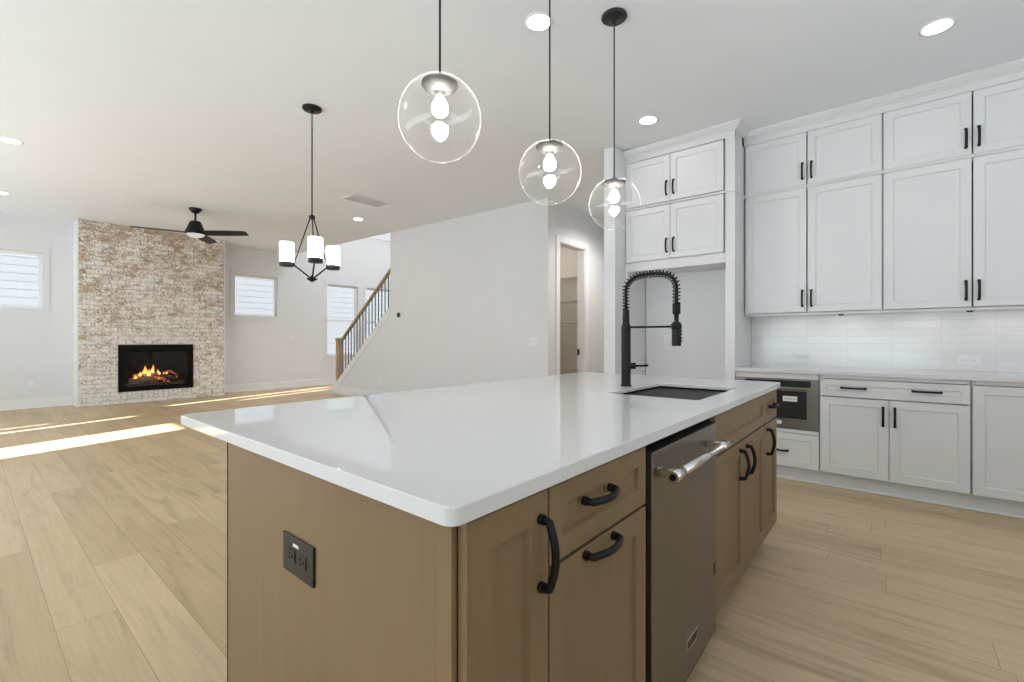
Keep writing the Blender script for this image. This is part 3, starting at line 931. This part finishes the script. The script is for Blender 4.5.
r, Mp = base_unit('white base cabinet run on past the right edge of the photo', .909, 1.60)
door(r, Mp, .913, 1.252, .120, .850, 'cab', None, None)
door(r, Mp, 1.256, 1.596, .120, .850, 'cab', None, None)
mb = MB(); mb.box(-1.05, 1.6, YB + .047, YB + .062, .001, .02, .003); struct('trim_1', mb, 'trim')
mb = MB(); plate_with_hole(mb, rrect(-1.054, 1.62, YB - .027, YBW - .0015, .004, 2), None, .884, .914)
o = link('countertop', mb, 'quartz', None, (.28, 4.62, .884)); tag(o, 'white quartz countertop along the tiled back wall', 'countertop')
mb = MB(); mb.box(-1.053, 1.62, YBW - .011, YBW - .001, .915, 1.389); o = link('tile_backsplash', mb, 'tile', None, (.28, YBW, .915)); tag(o, 'white glazed stacked tile backsplash between counter and upper cabinets', 'backsplash')
outlet('white double outlet on the tile backsplash nearer the drawer oven', 'wall_outlet', faceY(-.685, YBW - .011, .958), .118, .072, 'plate', 'plateslot', 'duplexH', None, (-.626, YBW - .012, .958))
outlet('white double outlet on the tile backsplash above the middle base cabinet', 'wall_outlet', faceY(.388, YBW - .011, .960), .132, .080, 'plate', 'plateslot', 'duplexH', None, (.454, YBW - .012, .960))

# ------------------------------------------------------------------ upper cabinets
YUC = YU + .020
UP = 'white upper cabinets on the back wall'
def upper(label, x0, xm, x1, z0, z1, hz):
    r = thing('wall_cabinet', label, 'cabinet', ((x0 + x1) / 2, YU + .16, z0), UP)
    Mp = faceY(0, YUC)
    mb = MB(); carcass(mb, Mp, x0, x1, z0, z1, YBW - YUC - .002, top=True); link('body', mb, 'cab', r)
    zz0 = z0 + (.022 if z0 < 2 else .0); zz1 = z1 - .002
    door(r, Mp, x0 + (.012 if x0 < -1 else .006), xm - .0045, zz0, zz1, 'cab', (xm - .034, hz, xm - .034, hz + .140), OY)
    door(r, Mp, xm + .0045, x1 - .006, zz0, zz1, 'cab', (xm + .032, hz, xm + .032, hz + .140), OY)
upper('lower white upper cabinet beside the fridge surround, tall doors with paired pulls', -1.050, -.560, -.057, 1.371, 2.460, 1.441)
upper('short white top-row cabinet beside the fridge surround', -1.050, -.560, -.057, 2.488, 2.938, 2.536)
upper('lower white upper cabinet at the right edge of the photo, tall doors', -.055, .444, .945, 1.371, 2.460, 1.441)
upper('short white top-row cabinet at the right edge of the photo', -.055, .444, .945, 2.488, 2.938, 2.536)
mb = MB(); mb.box(-1.0535, .95, YU + .004, YBW - .002, 2.4605, 2.4875, .002); mb.box(-1.0535, .95, YU - .006, YU + .0035, 2.466, 2.482, .003); struct('trim_2', mb, 'cab')
# crown mouldings
prof = [(0.0, 2.940), (0.0, 2.993), (-.010, 2.996), (-.012, 3.004), (-.030, 3.012), (-.050, 3.030), (-.062, 3.040), (-.066, 3.0495), (0.03, 3.0495), (.03, 2.940)]
mb = MB(); mb.prism(prof, lambda a, b, d: (d, YU + .002 + a, b), -1.0535, .95); struct('trim_3', mb, 'cab')
mb = MB()
mb.prism(prof, lambda a, b, d: (d, YB + .002 + a, b), -2.088, -1.056)
t = prof
# mitred return along the right side of the tall panel
A = [mb.bm.verts.new((-1.056 - a, YB + .002 + a, b)) for a, b in prof[:8]]
B = [mb.bm.verts.new((-1.056 - a, YU - .06, b)) for a, b in prof[:8]]
A0 = [mb.bm.verts.new((-1.056, YB + .002 + a, b)) for a, b in prof[:8]]
for i in range(7):
    mb.bm.faces.new((A[i], A[i + 1], B[i + 1], B[i])); mb.bm.faces.new((A0[i], A0[i + 1], A[i + 1], A[i]))
struct('trim_4', mb, 'cab')
# ------------------------------------------------------------------ fridge surround
r = thing('fridge_surround', 'tall white side panel and frame around the empty fridge space', 'cabinet', (-1.57, YB + .2, 0))
mb = MB(); mb.box(-1.135, -1.056, YB, YBW - .012, .001, 2.940, .001); link('side_panel', mb, 'cab', r)
mb = MB(); mb.box(-2.088, -2.062, YB, YBW - .012, .001, 2.940, .001); link('side_panel', mb, 'cab', r)
mb = MB(); mb.box(-2.0615, -1.1355, YB + .001, YB + .02, 1.840, 1.928, .001); link('apron_rail', mb, 'cab', r)
mb = MB(); mb.box(-2.0615, -1.1355, YB + .0205, YBW - .2, 1.846, 1.8495); link('soffit_panel', mb, 'cab', r)
mb = MB(); mb.box(-2.0880, -1.050, YB - .012, YB - .0005, 2.455, 2.474, .003); mb.box(-1.0555, -1.0495, YB - .0005, YU - .002, 2.455, 2.474, .002); link('band_moulding', mb, 'cab', r)
FRG = 'white cabinets over the fridge space'
Mp = faceY(0, YB + .004)
for lab, z0, z1, hz in (('lower white two-door cabinet over the empty fridge space', 1.930, 2.452, 1.990), ('upper white two-door cabinet over the fridge space under the crown', 2.478, 2.930, 2.538)):
    q = thing('wall_cabinet', lab, 'cabinet', (-1.6, YB + .3, z0), FRG)
    mb = MB(); carcass(mb, lambda u, v, d: (u, YB + .021 - d, v), -2.0605, -1.1365, z0, z1, .55, top=True); link('body', mb, 'cab', q)
    door(q, Mp, -2.075, -1.6265, z0 + .003, z1 - .004, 'cab', (-1.657, hz, -1.657, hz + .135), OY)
    door(q, Mp, -1.6215, -1.148, z0 + .003, z1 - .004, 'cab', (-1.590, hz, -1.590, hz + .135), OY)
outlet('white outlet inside the empty fridge niche', 'wall_outlet', faceY(-1.852, 4.75, 1.108), .062, .098, 'plate', 'plateslot', 'duplex', None, (-1.82, 4.75, 1.108))
# under-cabinet lights
UC = 'small lights under the upper cabinets'
for x, lab in ((-.33, 'small puck light under the upper cabinets nearer the fridge'), (.44, 'small puck light under the upper cabinets at the right')):
    q = thing('under_cabinet_light', lab, 'light', (x, 4.74, 1.371), UC)
    mb = MB(); mb.lathe([(0, 1.3705), (.018, 1.3705), (.018, 1.361), (.014, 1.359), (0, 1.359)], (x, 4.735, 0), 18); link('housing', mb, 'nickel', q)
for x in (-.68, -.30, .22, .62):
    lamp('under_cabinet_glow', 'AREA', (x, 4.80, 1.366), 0.14, (1.0, .97, .93), (0, 0, 0), shape='RECTANGLE', size=.22, size_y=.05)

# ------------------------------------------------------------------ pendants
PX, GZ, GR = -1.25, 1.950, .148
PG = 'clear glass globe pendants over the island'
def pendant(y, label):
    top = zc(PX)
    r = thing('pendant_light', label, 'pendant lamp', (PX, y, top), PG)
    mb = MB(); mb.lathe([(0, top - .0005), (.072, top - .0005), (.074, top - .010), (.064, top - .018), (.014, top - .026), (.008, top - .036), (0, top - .036)], (PX, y, 0), 32); link('canopy', mb, 'bronze', r)
    mb = MB(); mb.cyl((PX, y, top - .03), (PX, y, GZ + GR - .005), .0042, 10); link('cord', mb, 'bronze', r)
    mb = MB(); pr = []
    for k in range(33):
        a = PI * k / 32
        rr, z = GR * math.sin(a), GR * math.cos(a)
        if rr < .028 and z > 0:
            continue
        pr.append((max(rr, 0.0) if k < 32 else 0.0, GZ + z))
    mb.lathe(pr, (PX, y, 0), 48); link('globe_shade', mb, 'globe', r)
    h = GZ + GR
    mb = MB(); mb.lathe([(0, h + .006), (.012, h + .006), (.014, h - .004), (.035, h - .008), (.058, h - .015), (.0645, h - .019), (.0655, h - .026), (.060, h - .034), (.045, h - .044), (.025, h - .051), (.019, h - .053), (.0175, h - .066), (0, h - .066)], (PX, y, 0), 36); link('fitter_cap', mb, 'nickel', r)
    b0 = h - .066
    mb = MB(); mb.lathe([(0, b0), (.0125, b0 - .001), (.0135, b0 - .006), (.021, b0 - .018), (.0275, b0 - .032), (.0290, b0 - .044), (.0265, b0 - .058), (.016, b0 - .069), (0, b0 - .073)], (PX, y, 0), 24); link('bulb', mb, 'bulb', r)
pendant(1.099, 'nearest of three clear globe pendants, largest in the photo')
pendant(1.785, 'middle clear globe pendant of the three over the island')
pendant(2.440, 'farthest of the three clear globe pendants, in front of the white cabinets')

# ------------------------------------------------------------------ recessed ceiling lights and vent
RL = 'round recessed ceiling downlights'
RLS = [(-1.62, 2.20, 'recessed ceiling light behind the middle pendant cord'), (.21, 3.77, 'recessed ceiling light above the white upper cabinets at the right'),
       (-1.62, 3.79, 'recessed ceiling light in front of the fridge surround'), (-6.75, .315, 'recessed ceiling light nearest the left edge of the photo'),
       (-6.75, 4.17, 'recessed ceiling light beside the ceiling vent'), (-9.45, .345, 'recessed ceiling light farthest to the left over the small window')]
for x, y, lab in RLS:
    z = zc(x)
    q = thing('ceiling_light', lab, 'downlight', (x, y, z), RL)
    mb = MB(); mb.lathe([(.084, z + .004), (.086, z - .004), (.074, z - .006), (.068, z - .004), (.068, z + .004)], (x, y, 0), 36); link('trim_ring', mb, 'trim', q)
    mb = MB(); mb.lathe([(0, z - .0045), (.0675, z - .0045), (.0675, z + .003)], (x, y, 0), 36); link('diffuser', mb, 'led', q)
VX, VY = -5.70, 3.69
z = zc(VX)
q = thing('ceiling_vent', 'white rectangular ceiling air vent with slats beyond the chandelier', 'vent', (VX, VY, z))
mb = MB(); slab(mb, lambda a, b, d: (a, b, z + .004 - d), VX - .19, VX + .19, VY - .33, VY + .28, 0, .014, [(VX - .155, VX + .155, VY - .295, VY + .245)]); link('vent_frame', mb, 'trim', q)
mb = MB(); mb.box(VX - .155, VX + .155, VY - .295, VY + .245, z - .002, z + .0); link('slot_shade', mb, 'slotshade', q)  # grey sheet stands in for the cavity's shade between the slats
mb = MB()
for k in range(8):
    x = VX - .1365 + k * .039
    mb.box(x - .008, x + .008, VY - .293, VY + .243, z - .0095, z - .0065)
link('louver_blades', mb, 'trim', q)

# ------------------------------------------------------------------ chandelier
HXc, HYc = -3.716, 1.866
zt = zc(HXc)
q = thing('chandelier', 'black three-light chandelier with white glass cylinder shades', 'chandelier', (HXc, HYc, zt))
mb = MB(); mb.lathe([(0, zt - .0005), (.075, zt - .0005), (.076, zt - .012), (.070, zt - .02), (.016, zt - .024), (.012, zt - .04), (0, zt - .04)], (HXc, HYc, 0), 36); link('canopy', mb, 'black', q)
mb = MB()
for k in range(6):   # short chain under the canopy
    zz = zt - .052 - k * .021
    a = 0 if k % 2 == 0 else PI / 2
    pts = [(HXc + .0075 * math.cos(t) * math.cos(a), HYc + .0075 * math.cos(t) * math.sin(a), zz + .0145 * math.sin(t)) for t in [2 * PI * i / 14 for i in range(15)]]
    mb.tube(pts, .0021, 6, caps=False)
link('chain', mb, 'black', q)
mb = MB(); mb.cyl((HXc, HYc, zt - .165), (HXc, HYc, 2.17), .0055, 12); link('stem', mb, 'black', q)
mb = MB(); mb.lathe([(0, 2.195), (.012, 2.195), (.022, 2.185), (.026, 2.172), (.022, 2.160), (0, 2.157)], (HXc, HYc, 0), 20); mb.lathe([(0, 1.690), (.010, 1.690), (.018, 1.672), (.045, 1.664), (.040, 1.658), (.012, 1.640), (0, 1.634)], (HXc, HYc, 0), 20); link('hub', mb, 'black', q)
fwd = Vector((-math.sin(math.radians(39.72)), math.cos(math.radians(39.72)), 0)); rgt = Vector((fwd.y, -fwd.x, 0))
for ang in (100, 220, 340):
    u = Vector((math.cos(math.radians(ang)), math.sin(math.radians(ang)), 0))
    c0 = Vector((HXc, HYc, 0)); rk, rc = .150, .210
    mb = MB()
    mb.tube([c0 + u * .015 + Vector((0, 0, 2.172)), c0 + u * rk + Vector((0, 0, 1.790))], .005, 8)
    mb.tube([c0 + u * rk + Vector((0, 0, 1.792)), c0 + u * (rk - .004) + Vector((0, 0, 1.775)), c0 + u * .012 + Vector((0, 0, 1.668))], .0065, 8)
    mb.tube([c0 + u * (rk - .004) + Vector((0, 0, 1.784)), c0 + u * (rc - .05) + Vector((0, 0, 1.784))], .006, 8)
    arm = link('arm', mb, 'black', q)
    mb = MB(); mb.lathe([(0, 1.767), (.054, 1.767), (.057, 1.771), (.057, 1.800), (.054, 1.802), (0, 1.802)], c0 + u * rc, 28); link('socket_cup', mb, 'bronze', arm)
    mb = MB(); mb.lathe([(.053, 1.8025), (.0545, 1.8025), (.0545, 1.965), (.051, 1.965), (.051, 1.806), (0, 1.806)], c0 + u * rc, 28); link('glass_shade', mb, 'opal', arm)

# ------------------------------------------------------------------ ceiling fan
FXc, FYc = -8.20, 2.288
zf = zc(FXc)
q = thing('ceiling_fan', 'black three-blade ceiling fan with white light dome before the brick chimney', 'ceiling fan', (FXc, FYc, zf))
mb = MB(); mb.lathe([(0, zf - .0005), (.085, zf - .0005), (.088, zf - .015), (.060, zf - .055), (.030, zf - .075), (0, zf - .075)], (FXc, FYc, 0), 28); link('canopy', mb, 'black', q)
mb = MB(); mb.cyl((FXc, FYc, zf - .07), (FXc, FYc, 2.955), .014, 14); link('downrod', mb, 'black', q)
mb = MB(); mb.lathe([(0, 2.968), (.055, 2.966), (.075, 2.950), (.105, 2.870), (.135, 2.800), (.138, 2.775), (.125, 2.765), (0, 2.765)], (FXc, FYc, 0), 32); link('motor_housing', mb, 'black', q)
mb = MB(); mb.lathe([(.118, 2.7645), (.112, 2.745), (.085, 2.728), (.045, 2.718), (0, 2.715)], (FXc, FYc, 0), 32); link('light_dome', mb, 'fandome', q)
for ang in (2, 106, 212):
    a = math.radians(ang)
    u = rgt * math.cos(a) + fwd * math.sin(a); w = Vector((-u.y, u.x, 0))
    c0 = Vector((FXc, FYc, 2.785)); mb = MB()
    sec = [(.10, .055), (.20, .070), (.45, .072), (.69, .064), (.765, .058), (.778, .045)]
    top, bot = [], []
    for s, hw in sec:
        for lst, dz in ((top, .004), (bot, -.004)):
            lst.append([mb.bm.verts.new(c0 + u * s + w * (k * hw) + Vector((0, 0, dz - k * hw * .30))) for k in (-1, -.33, .33, 1)])
    for i in range(len(sec) - 1):
        for k in range(3):
            mb.bm.faces.new((top[i][k], top[i + 1][k], top[i + 1][k + 1], top[i][k + 1])); mb.bm.faces.new((bot[i][k], bot[i][k + 1], bot[i + 1][k + 1], bot[i + 1][k]))
        mb.bm.faces.new((top[i][0], bot[i][0], bot[i + 1][0], top[i + 1][0])); mb.bm.faces.new((top[i][3], top[i + 1][3], bot[i + 1][3], bot[i][3]))
    for e in (0, -1):
        for k in range(3):
            mb.bm.faces.new((top[e][k], top[e][k + 1], bot[e][k + 1], bot[e][k]))
    link('blade', mb, 'black', q)

# ------------------------------------------------------------------ brick fireplace
BY0, BY1 = 1.264, 3.458
IY0, IY1, IZ0, IZ1 = 1.786, 2.914, .215, 1.056
q = thing('fireplace', 'floor-to-ceiling whitewashed brick chimney breast on the left wall', 'fireplace', (XFP, 2.36, 0))
zt2 = zc(XFP) - .002
mb = MB(); slab(mb, lambda a, b, d: (XFP - d, a, b), BY0 + .004, BY1 - .004, .001, zt2, .012, .47, [(IY0 - .002, IY1 + .002, IZ0 - .002, IZ1 + .002)]); link('mortar_bed', mb, 'mortar', q)
mb = MB(); mb.box(XL + .003, XFP - .004, BY0 - .016, BY0 + .003, .001, zt2, .001); link('side_board', mb, 'trim', q)
mb = MB(); mb.box(XL + .003, XFP - .004, BY1 - .003, BY1 + .016, .001, zt2, .001); link('side_board', mb, 'trim', q)
mb = MB()
rh, bl, gp = .0762, .2075, .010
rows = int(zt2 / rh) + 1
def brick(y0, y1, z0, z1):
    if y1 - y0 < .03 or z1 - z0 < .02:
        return
    j = random.uniform(-.0035, .0035); e = lambda: random.uniform(-.0015, .0015)
    mb.box(XFP - .02, XFP + j, y0 + e(), y1 + e(), z0 + e(), z1 + e(), .0035)
for rI in range(rows):
    z0 = rI * rh + .004; z1 = min(z0 + rh - gp, zt2)
    y = BY0 - (0 if rI % 2 == 0 else bl / 2)
    while y < BY1:
        a, b = max(y, BY0), min(y + bl - gp, BY1)
        y += bl
        if z1 > IZ0 and z0 < IZ1 and b > IY0 - .006 and a < IY1 + .006:
            # bricks are cut around the firebox
            zz0, zz1 = z0, z1
            if a < IY0 - .006:
                brick(a, min(b, IY0 - .006), zz0, zz1)
            if b > IY1 + .006:
                brick(max(a, IY1 + .006), b, zz0, zz1)
            if zz1 > IZ1 + .03:
                brick(max(a, IY0 - .004), min(b, IY1 + .004), IZ1 + .008, zz1)
            continue
        if .09 < (z0 + z1) / 2 < IZ0 and b > IY0 - .03 and a < IY1 + .03:
            if a < IY0 - .04:
                brick(a, IY0 - .036, z0, z1)
            if b > IY1 + .04:
                brick(IY1 + .036, b, z0, z1)
            continue
        brick(a, b, z0, z1)
y = IY0 - .03
while y < IY1 + .02:         # upright course under the firebox
    brick(y, y + .066, .082, IZ0 - .006); y += .0762
link('brick_face', mb, 'brick', q)
q = thing('fireplace_insert', 'black glass-fronted gas fire burning in the brick chimney', 'fireplace insert', (XFP, 2.35, IZ0))
Mx = faceX(XFP, 0)
mb = MB(); slab(mb, Mx, IY0, IY1, IZ0, IZ1, -.03, .012, [(IY0 + .075, IY1 - .075, IZ0 + .085, IZ1 - .125)]); fr = link('fire_frame', mb, 'gap', q)
mb = MB()
for k in range(4):
    mb.bm_box(Mx, IY0 + .05, IY1 - .05, IZ1 - .03 - k * .022, IZ1 - .022 - k * .022, .0122, .016, .001)
link('vent_louvers', mb, 'black', fr)
mb = MB(); slab(mb, Mx, IY0 + .003, IY1 - .003, IZ0 + .003, IZ1 - .003, -.40, -.031, [(IY0 + .05, IY1 - .05, IZ0 + .06, IZ1 - .09)]); mb.bm_box(Mx, IY0 + .003, IY1 - .003, IZ0 + .003, IZ1 - .003, -.43, -.4005); link('firebox', mb, 'gap', q)
mb = MB(); mb.bm_box(Mx, IY0 + .074, IY1 - .074, IZ0 + .084, IZ1 - .124, -.016, -.012); link('glass_panel', mb, 'fireglass', q)
def limb(pts, r, mat, name='fire_log'):
    mb = MB()
    P2 = []
    for (y, z, x) in pts:
        P2.append((XFP - x, y, z))
    mb.tube(P2, r, 10); o = link(name, mb, mat, q)
    for v in o.data.vertices:
        v.co += Vector((random.uniform(-.006, .006), random.uniform(-.004, .004), random.uniform(-.006, .006)))
z0 = IZ0 + .12
limb([(1.98, z0 + .075, .20), (2.25, z0 + .085, .17), (2.52, z0 + .080, .15)], [.030, .045, .035], 'ember')
limb([(1.95, z0 + .05, .13), (2.20, z0 + .075, .10), (2.36, z0 + .055, .09)], [.036, .046, .030], 'ash')
limb([(2.30, z0 + .135, .22), (2.48, z0 + .125, .16), (2.66, z0 + .07, .11)], [.030, .048, .042], 'char')
limb([(2.02, z0 + .155, .20), (2.20, z0 + .170, .18), (2.40, z0 + .165, .16)], [.022, .032, .024], 'ember')
limb([(2.46, z0 + .19, .22), (2.60, z0 + .20, .20), (2.68, z0 + .15, .18), (2.685, z0 + .07, .18)], [.016, .024, .022, .018], 'ember')
mb = MB(); mb.bm_box(Mx, IY0 + .12, IY1 - .12, IZ0 + .061, IZ0 + .125, -.33, -.06, .01); link('coal_bed', mb, 'char', q)
mb = MB()
for i in range(26):
    a = random.uniform(1.98, 2.62); d = random.uniform(.08, .2); s = random.uniform(.012, .024)
    mb.lathe([(0, -s), (s * .8, -s * .5), (s, 0), (s * .7, s * .6), (0, s)], (XFP - d, a, IZ0 + .132 + s * .5), 7, smooth=False)
link('embers', mb, 'ember', q)['kind'] = 'stuff'
for (y, zb, hh, rr, x) in ((2.19, .20, .20, .040, .17), (2.31, .20, .215, .036, .18), (2.12, .19, .10, .030, .16), (2.40, .19, .13, .032, .16), (2.25, .19, .14, .05, .16), (2.52, .20, .07, .028, .17), (2.05, .15, .08, .03, .15), (2.47, .17, .09, .03, .15)):
    mb = MB()
    n = 9; pr = [(0, 0)]
    for k in range(1, n):
        s = k / n
        pr.append((rr * math.sin(PI * s ** .6) * (1 - .35 * s), hh * s))
    pr.append((0, hh))
    mb.lathe(pr, (XFP - x, y, IZ0 + zb + .06), 12)
    ph = random.uniform(0, 6)
    for v in mb.bm.verts:
        k = (v.co.z - IZ0 - zb - .06) / hh
        v.co.y += math.sin(ph + k * 5) * .016 * k
        v.co.x = XFP - x + (v.co.x - XFP + x) * .6
    link('flame', mb, 'flame', q)
outlet('small white outlet plate on the upper brickwork, nearer the small left window', 'wall_outlet', faceX(XFP + .0045, 2.180, 2.225), .115, .072, 'plate', 'plateslot', 'duplexH', 'outlet plates on the brickwork', (XFP + .004, 2.237, 2.225))
outlet('small white outlet plate on the upper brickwork, farther from the left window', 'wall_outlet', faceX(XFP + .0045, 2.440, 2.225), .150, .075, 'plate', 'plateslot', 'duplexH', 'outlet plates on the brickwork', (XFP + .004, 2.515, 2.225))

# ------------------------------------------------------------------ staircase
q = thing('staircase', 'open staircase with oak newel, oak handrail and dark iron balusters', 'staircase', (-9.1, YW + .06, 0))
SLP = .797
def zs(x):   # top of the stringer
    return .210 + (x + 9.105) * SLP
mb = MB()
mb.prism([(-9.235, .060), (-9.235, zs(-9.235) - .02), (-9.125, zs(-9.125)), (XW0 - .002, zs(XW0 - .002)), (XW0 - .002, zs(XW0 - .002) - .13), (-9.105, zs(-9.105) - .13), (-9.175, .060)], lambda a, b, d: (a, d, b), YW - .016, YW - .0005)
mb.prism([(-9.215, zs(-9.215) + .0), (-9.215, zs(-9.215) + .012), (XW0 - .002, zs(XW0 - .002) + .012), (XW0 - .002, zs(XW0 - .002))], lambda a, b, d: (a, d, b), YW - .022, YW + .12)
link('stringer', mb, 'trim', q)
nx, ny = -9.085, YW + .055
mb = MB()
mb.box(nx - .05, nx + .05, ny - .05, ny + .05, zs(nx + .05) + .015, 1.120, .004)
mb.box(nx - .058, nx + .058, ny - .058, ny + .058, 1.120, 1.150, .005); mb.box(nx - .066, nx + .066, ny - .066, ny + .066, 1.150, 1.170, .006)
t = bmesh.new(); vs = [t.verts.new((nx + a * .06, ny + b * .06, 1.170)) for a, b in ((-1, -1), (1, -1), (1, 1), (-1, 1))]; ap = t.verts.new((nx, ny, 1.200))
t.faces.new(vs)
for i in range(4):
    t.faces.new((vs[i], vs[(i + 1) % 4], ap))
mb.merge(t)
link('newel_post', mb, 'oak', q)
mb = MB()
sec = [(-.030, -.030), (.030, -.030), (.034, -.005), (.026, .022), (.012, .030), (-.012, .030), (-.026, .022), (-.034, -.005)]
x0, x1 = nx + .052, XW0 - .002
zr = lambda x: 1.105 + (x + 9.025) * .765
A = [mb.bm.verts.new((x0, ny + a, zr(x0) + b)) for a, b in sec]; B = [mb.bm.verts.new((x1, ny + a, zr(x1) + b)) for a, b in sec]
for i in range(8):
    mb.bm.faces.new((A[i], A[(i + 1) % 8], B[(i + 1) % 8], B[i]))
mb.bm.faces.new(A); mb.bm.faces.new(list(reversed(B)))
link('handrail', mb, 'oak', q)
for k in range(17):
    x = -8.93 + k * .1075
    mb = MB(); mb.box(x - .0075, x + .0075, ny - .0075, ny + .0075, zs(x) + .013, zr(x) - .024); mb.box(x - .013, x + .013, ny - .013, ny + .013, zs(x) + .013 + .0105, zs(x) + .038, .003); link('baluster', mb, 'iron', q)
for k in range(16):   # treads behind the stringer
    x = -8.95 + k * .235; z = .187 * (k + 1)
    mb = MB(); mb.box(x - .02, x + .235, YW + .125, YW + 1.05, z - .028, z, .003); mb.box(x, x + .016, YW + .125, YW + 1.05, z - .187 + .001, z - .027); link('tread', mb, 'oak', q)

# ------------------------------------------------------------------ small wall fittings
r = thing('thermostat', 'small round black thermostat on the white stair wall', 'thermostat', (-6.915, YW, 1.60))
mb = MB(); mb.lathe([(0, .0225), (.036, .0225), (.041, .017), (.042, .0005), (0, .0005)], (-6.915, YW, 1.602), 28, axis=(0, -1, 0)); link('dial_body', mb, 'blackplastic', r)
mb = MB(); mb.lathe([(.0415, .010), (.0445, .010), (.0445, .018), (.0415, .018), (.0415, .010)], (-6.915, YW, 1.602), 28, axis=(0, -1, 0)); link('dial_ring', mb, 'black', r)
outlet('white double switch plate at the right end of the stair wall', 'light_switch', faceY(-3.905, YW, 1.065), .118, .118, 'plate', 'plateslot', 'rocker', None, (-3.88, YW, 1.065))
outlet('white outlet low on the white stair wall', 'wall_outlet', faceY(-7.545, YW, .315), .072, .116, 'plate', 'plateslot', 'duplex', None, (-7.58, YW, .31))
outlet('white outlet low on the left wall beneath the small left window', 'wall_outlet', faceX(XL, .706, .36), .072, .116, 'plate', 'plateslot', 'duplex', None, (XL, .742, .36))
outlet('white outlet low on the far wall just right of the brick chimney', 'wall_outlet', faceX(XL, 3.83, .36), .072, .116, 'plate', 'plateslot', 'duplex', None, (XL, 3.87, .36))
outlet('white switch plate on the far wall between the two windows', 'light_switch', faceX(XL, 5.0, 1.13), .118, .118, 'plate', 'plateslot', 'rocker', None, (XL, 5.06, 1.13))

# ------------------------------------------------------------------ outside
mb = MB(); mb.box(-40, 20, -30, 30, -.5, -.25); struct('ground_outdoor', mb, 'ground')
mb = MB()
for k in range(44):
    z = -.24 + k * .18
    mb.quad([(-14.994, -6, z), (-14.994, 16, z), (-15.0, 16, z + .18), (-15.0, -6, z + .18)]); mb.quad([(-15.0, -6, z), (-15.0, 16, z), (-14.994, 16, z), (-14.994, -6, z)])
o = link('house_siding', mb, 'siding', None, (-15, 5, -.24)); tag(o, 'pale lap siding of the neighbouring house outside the left wall windows', 'house')
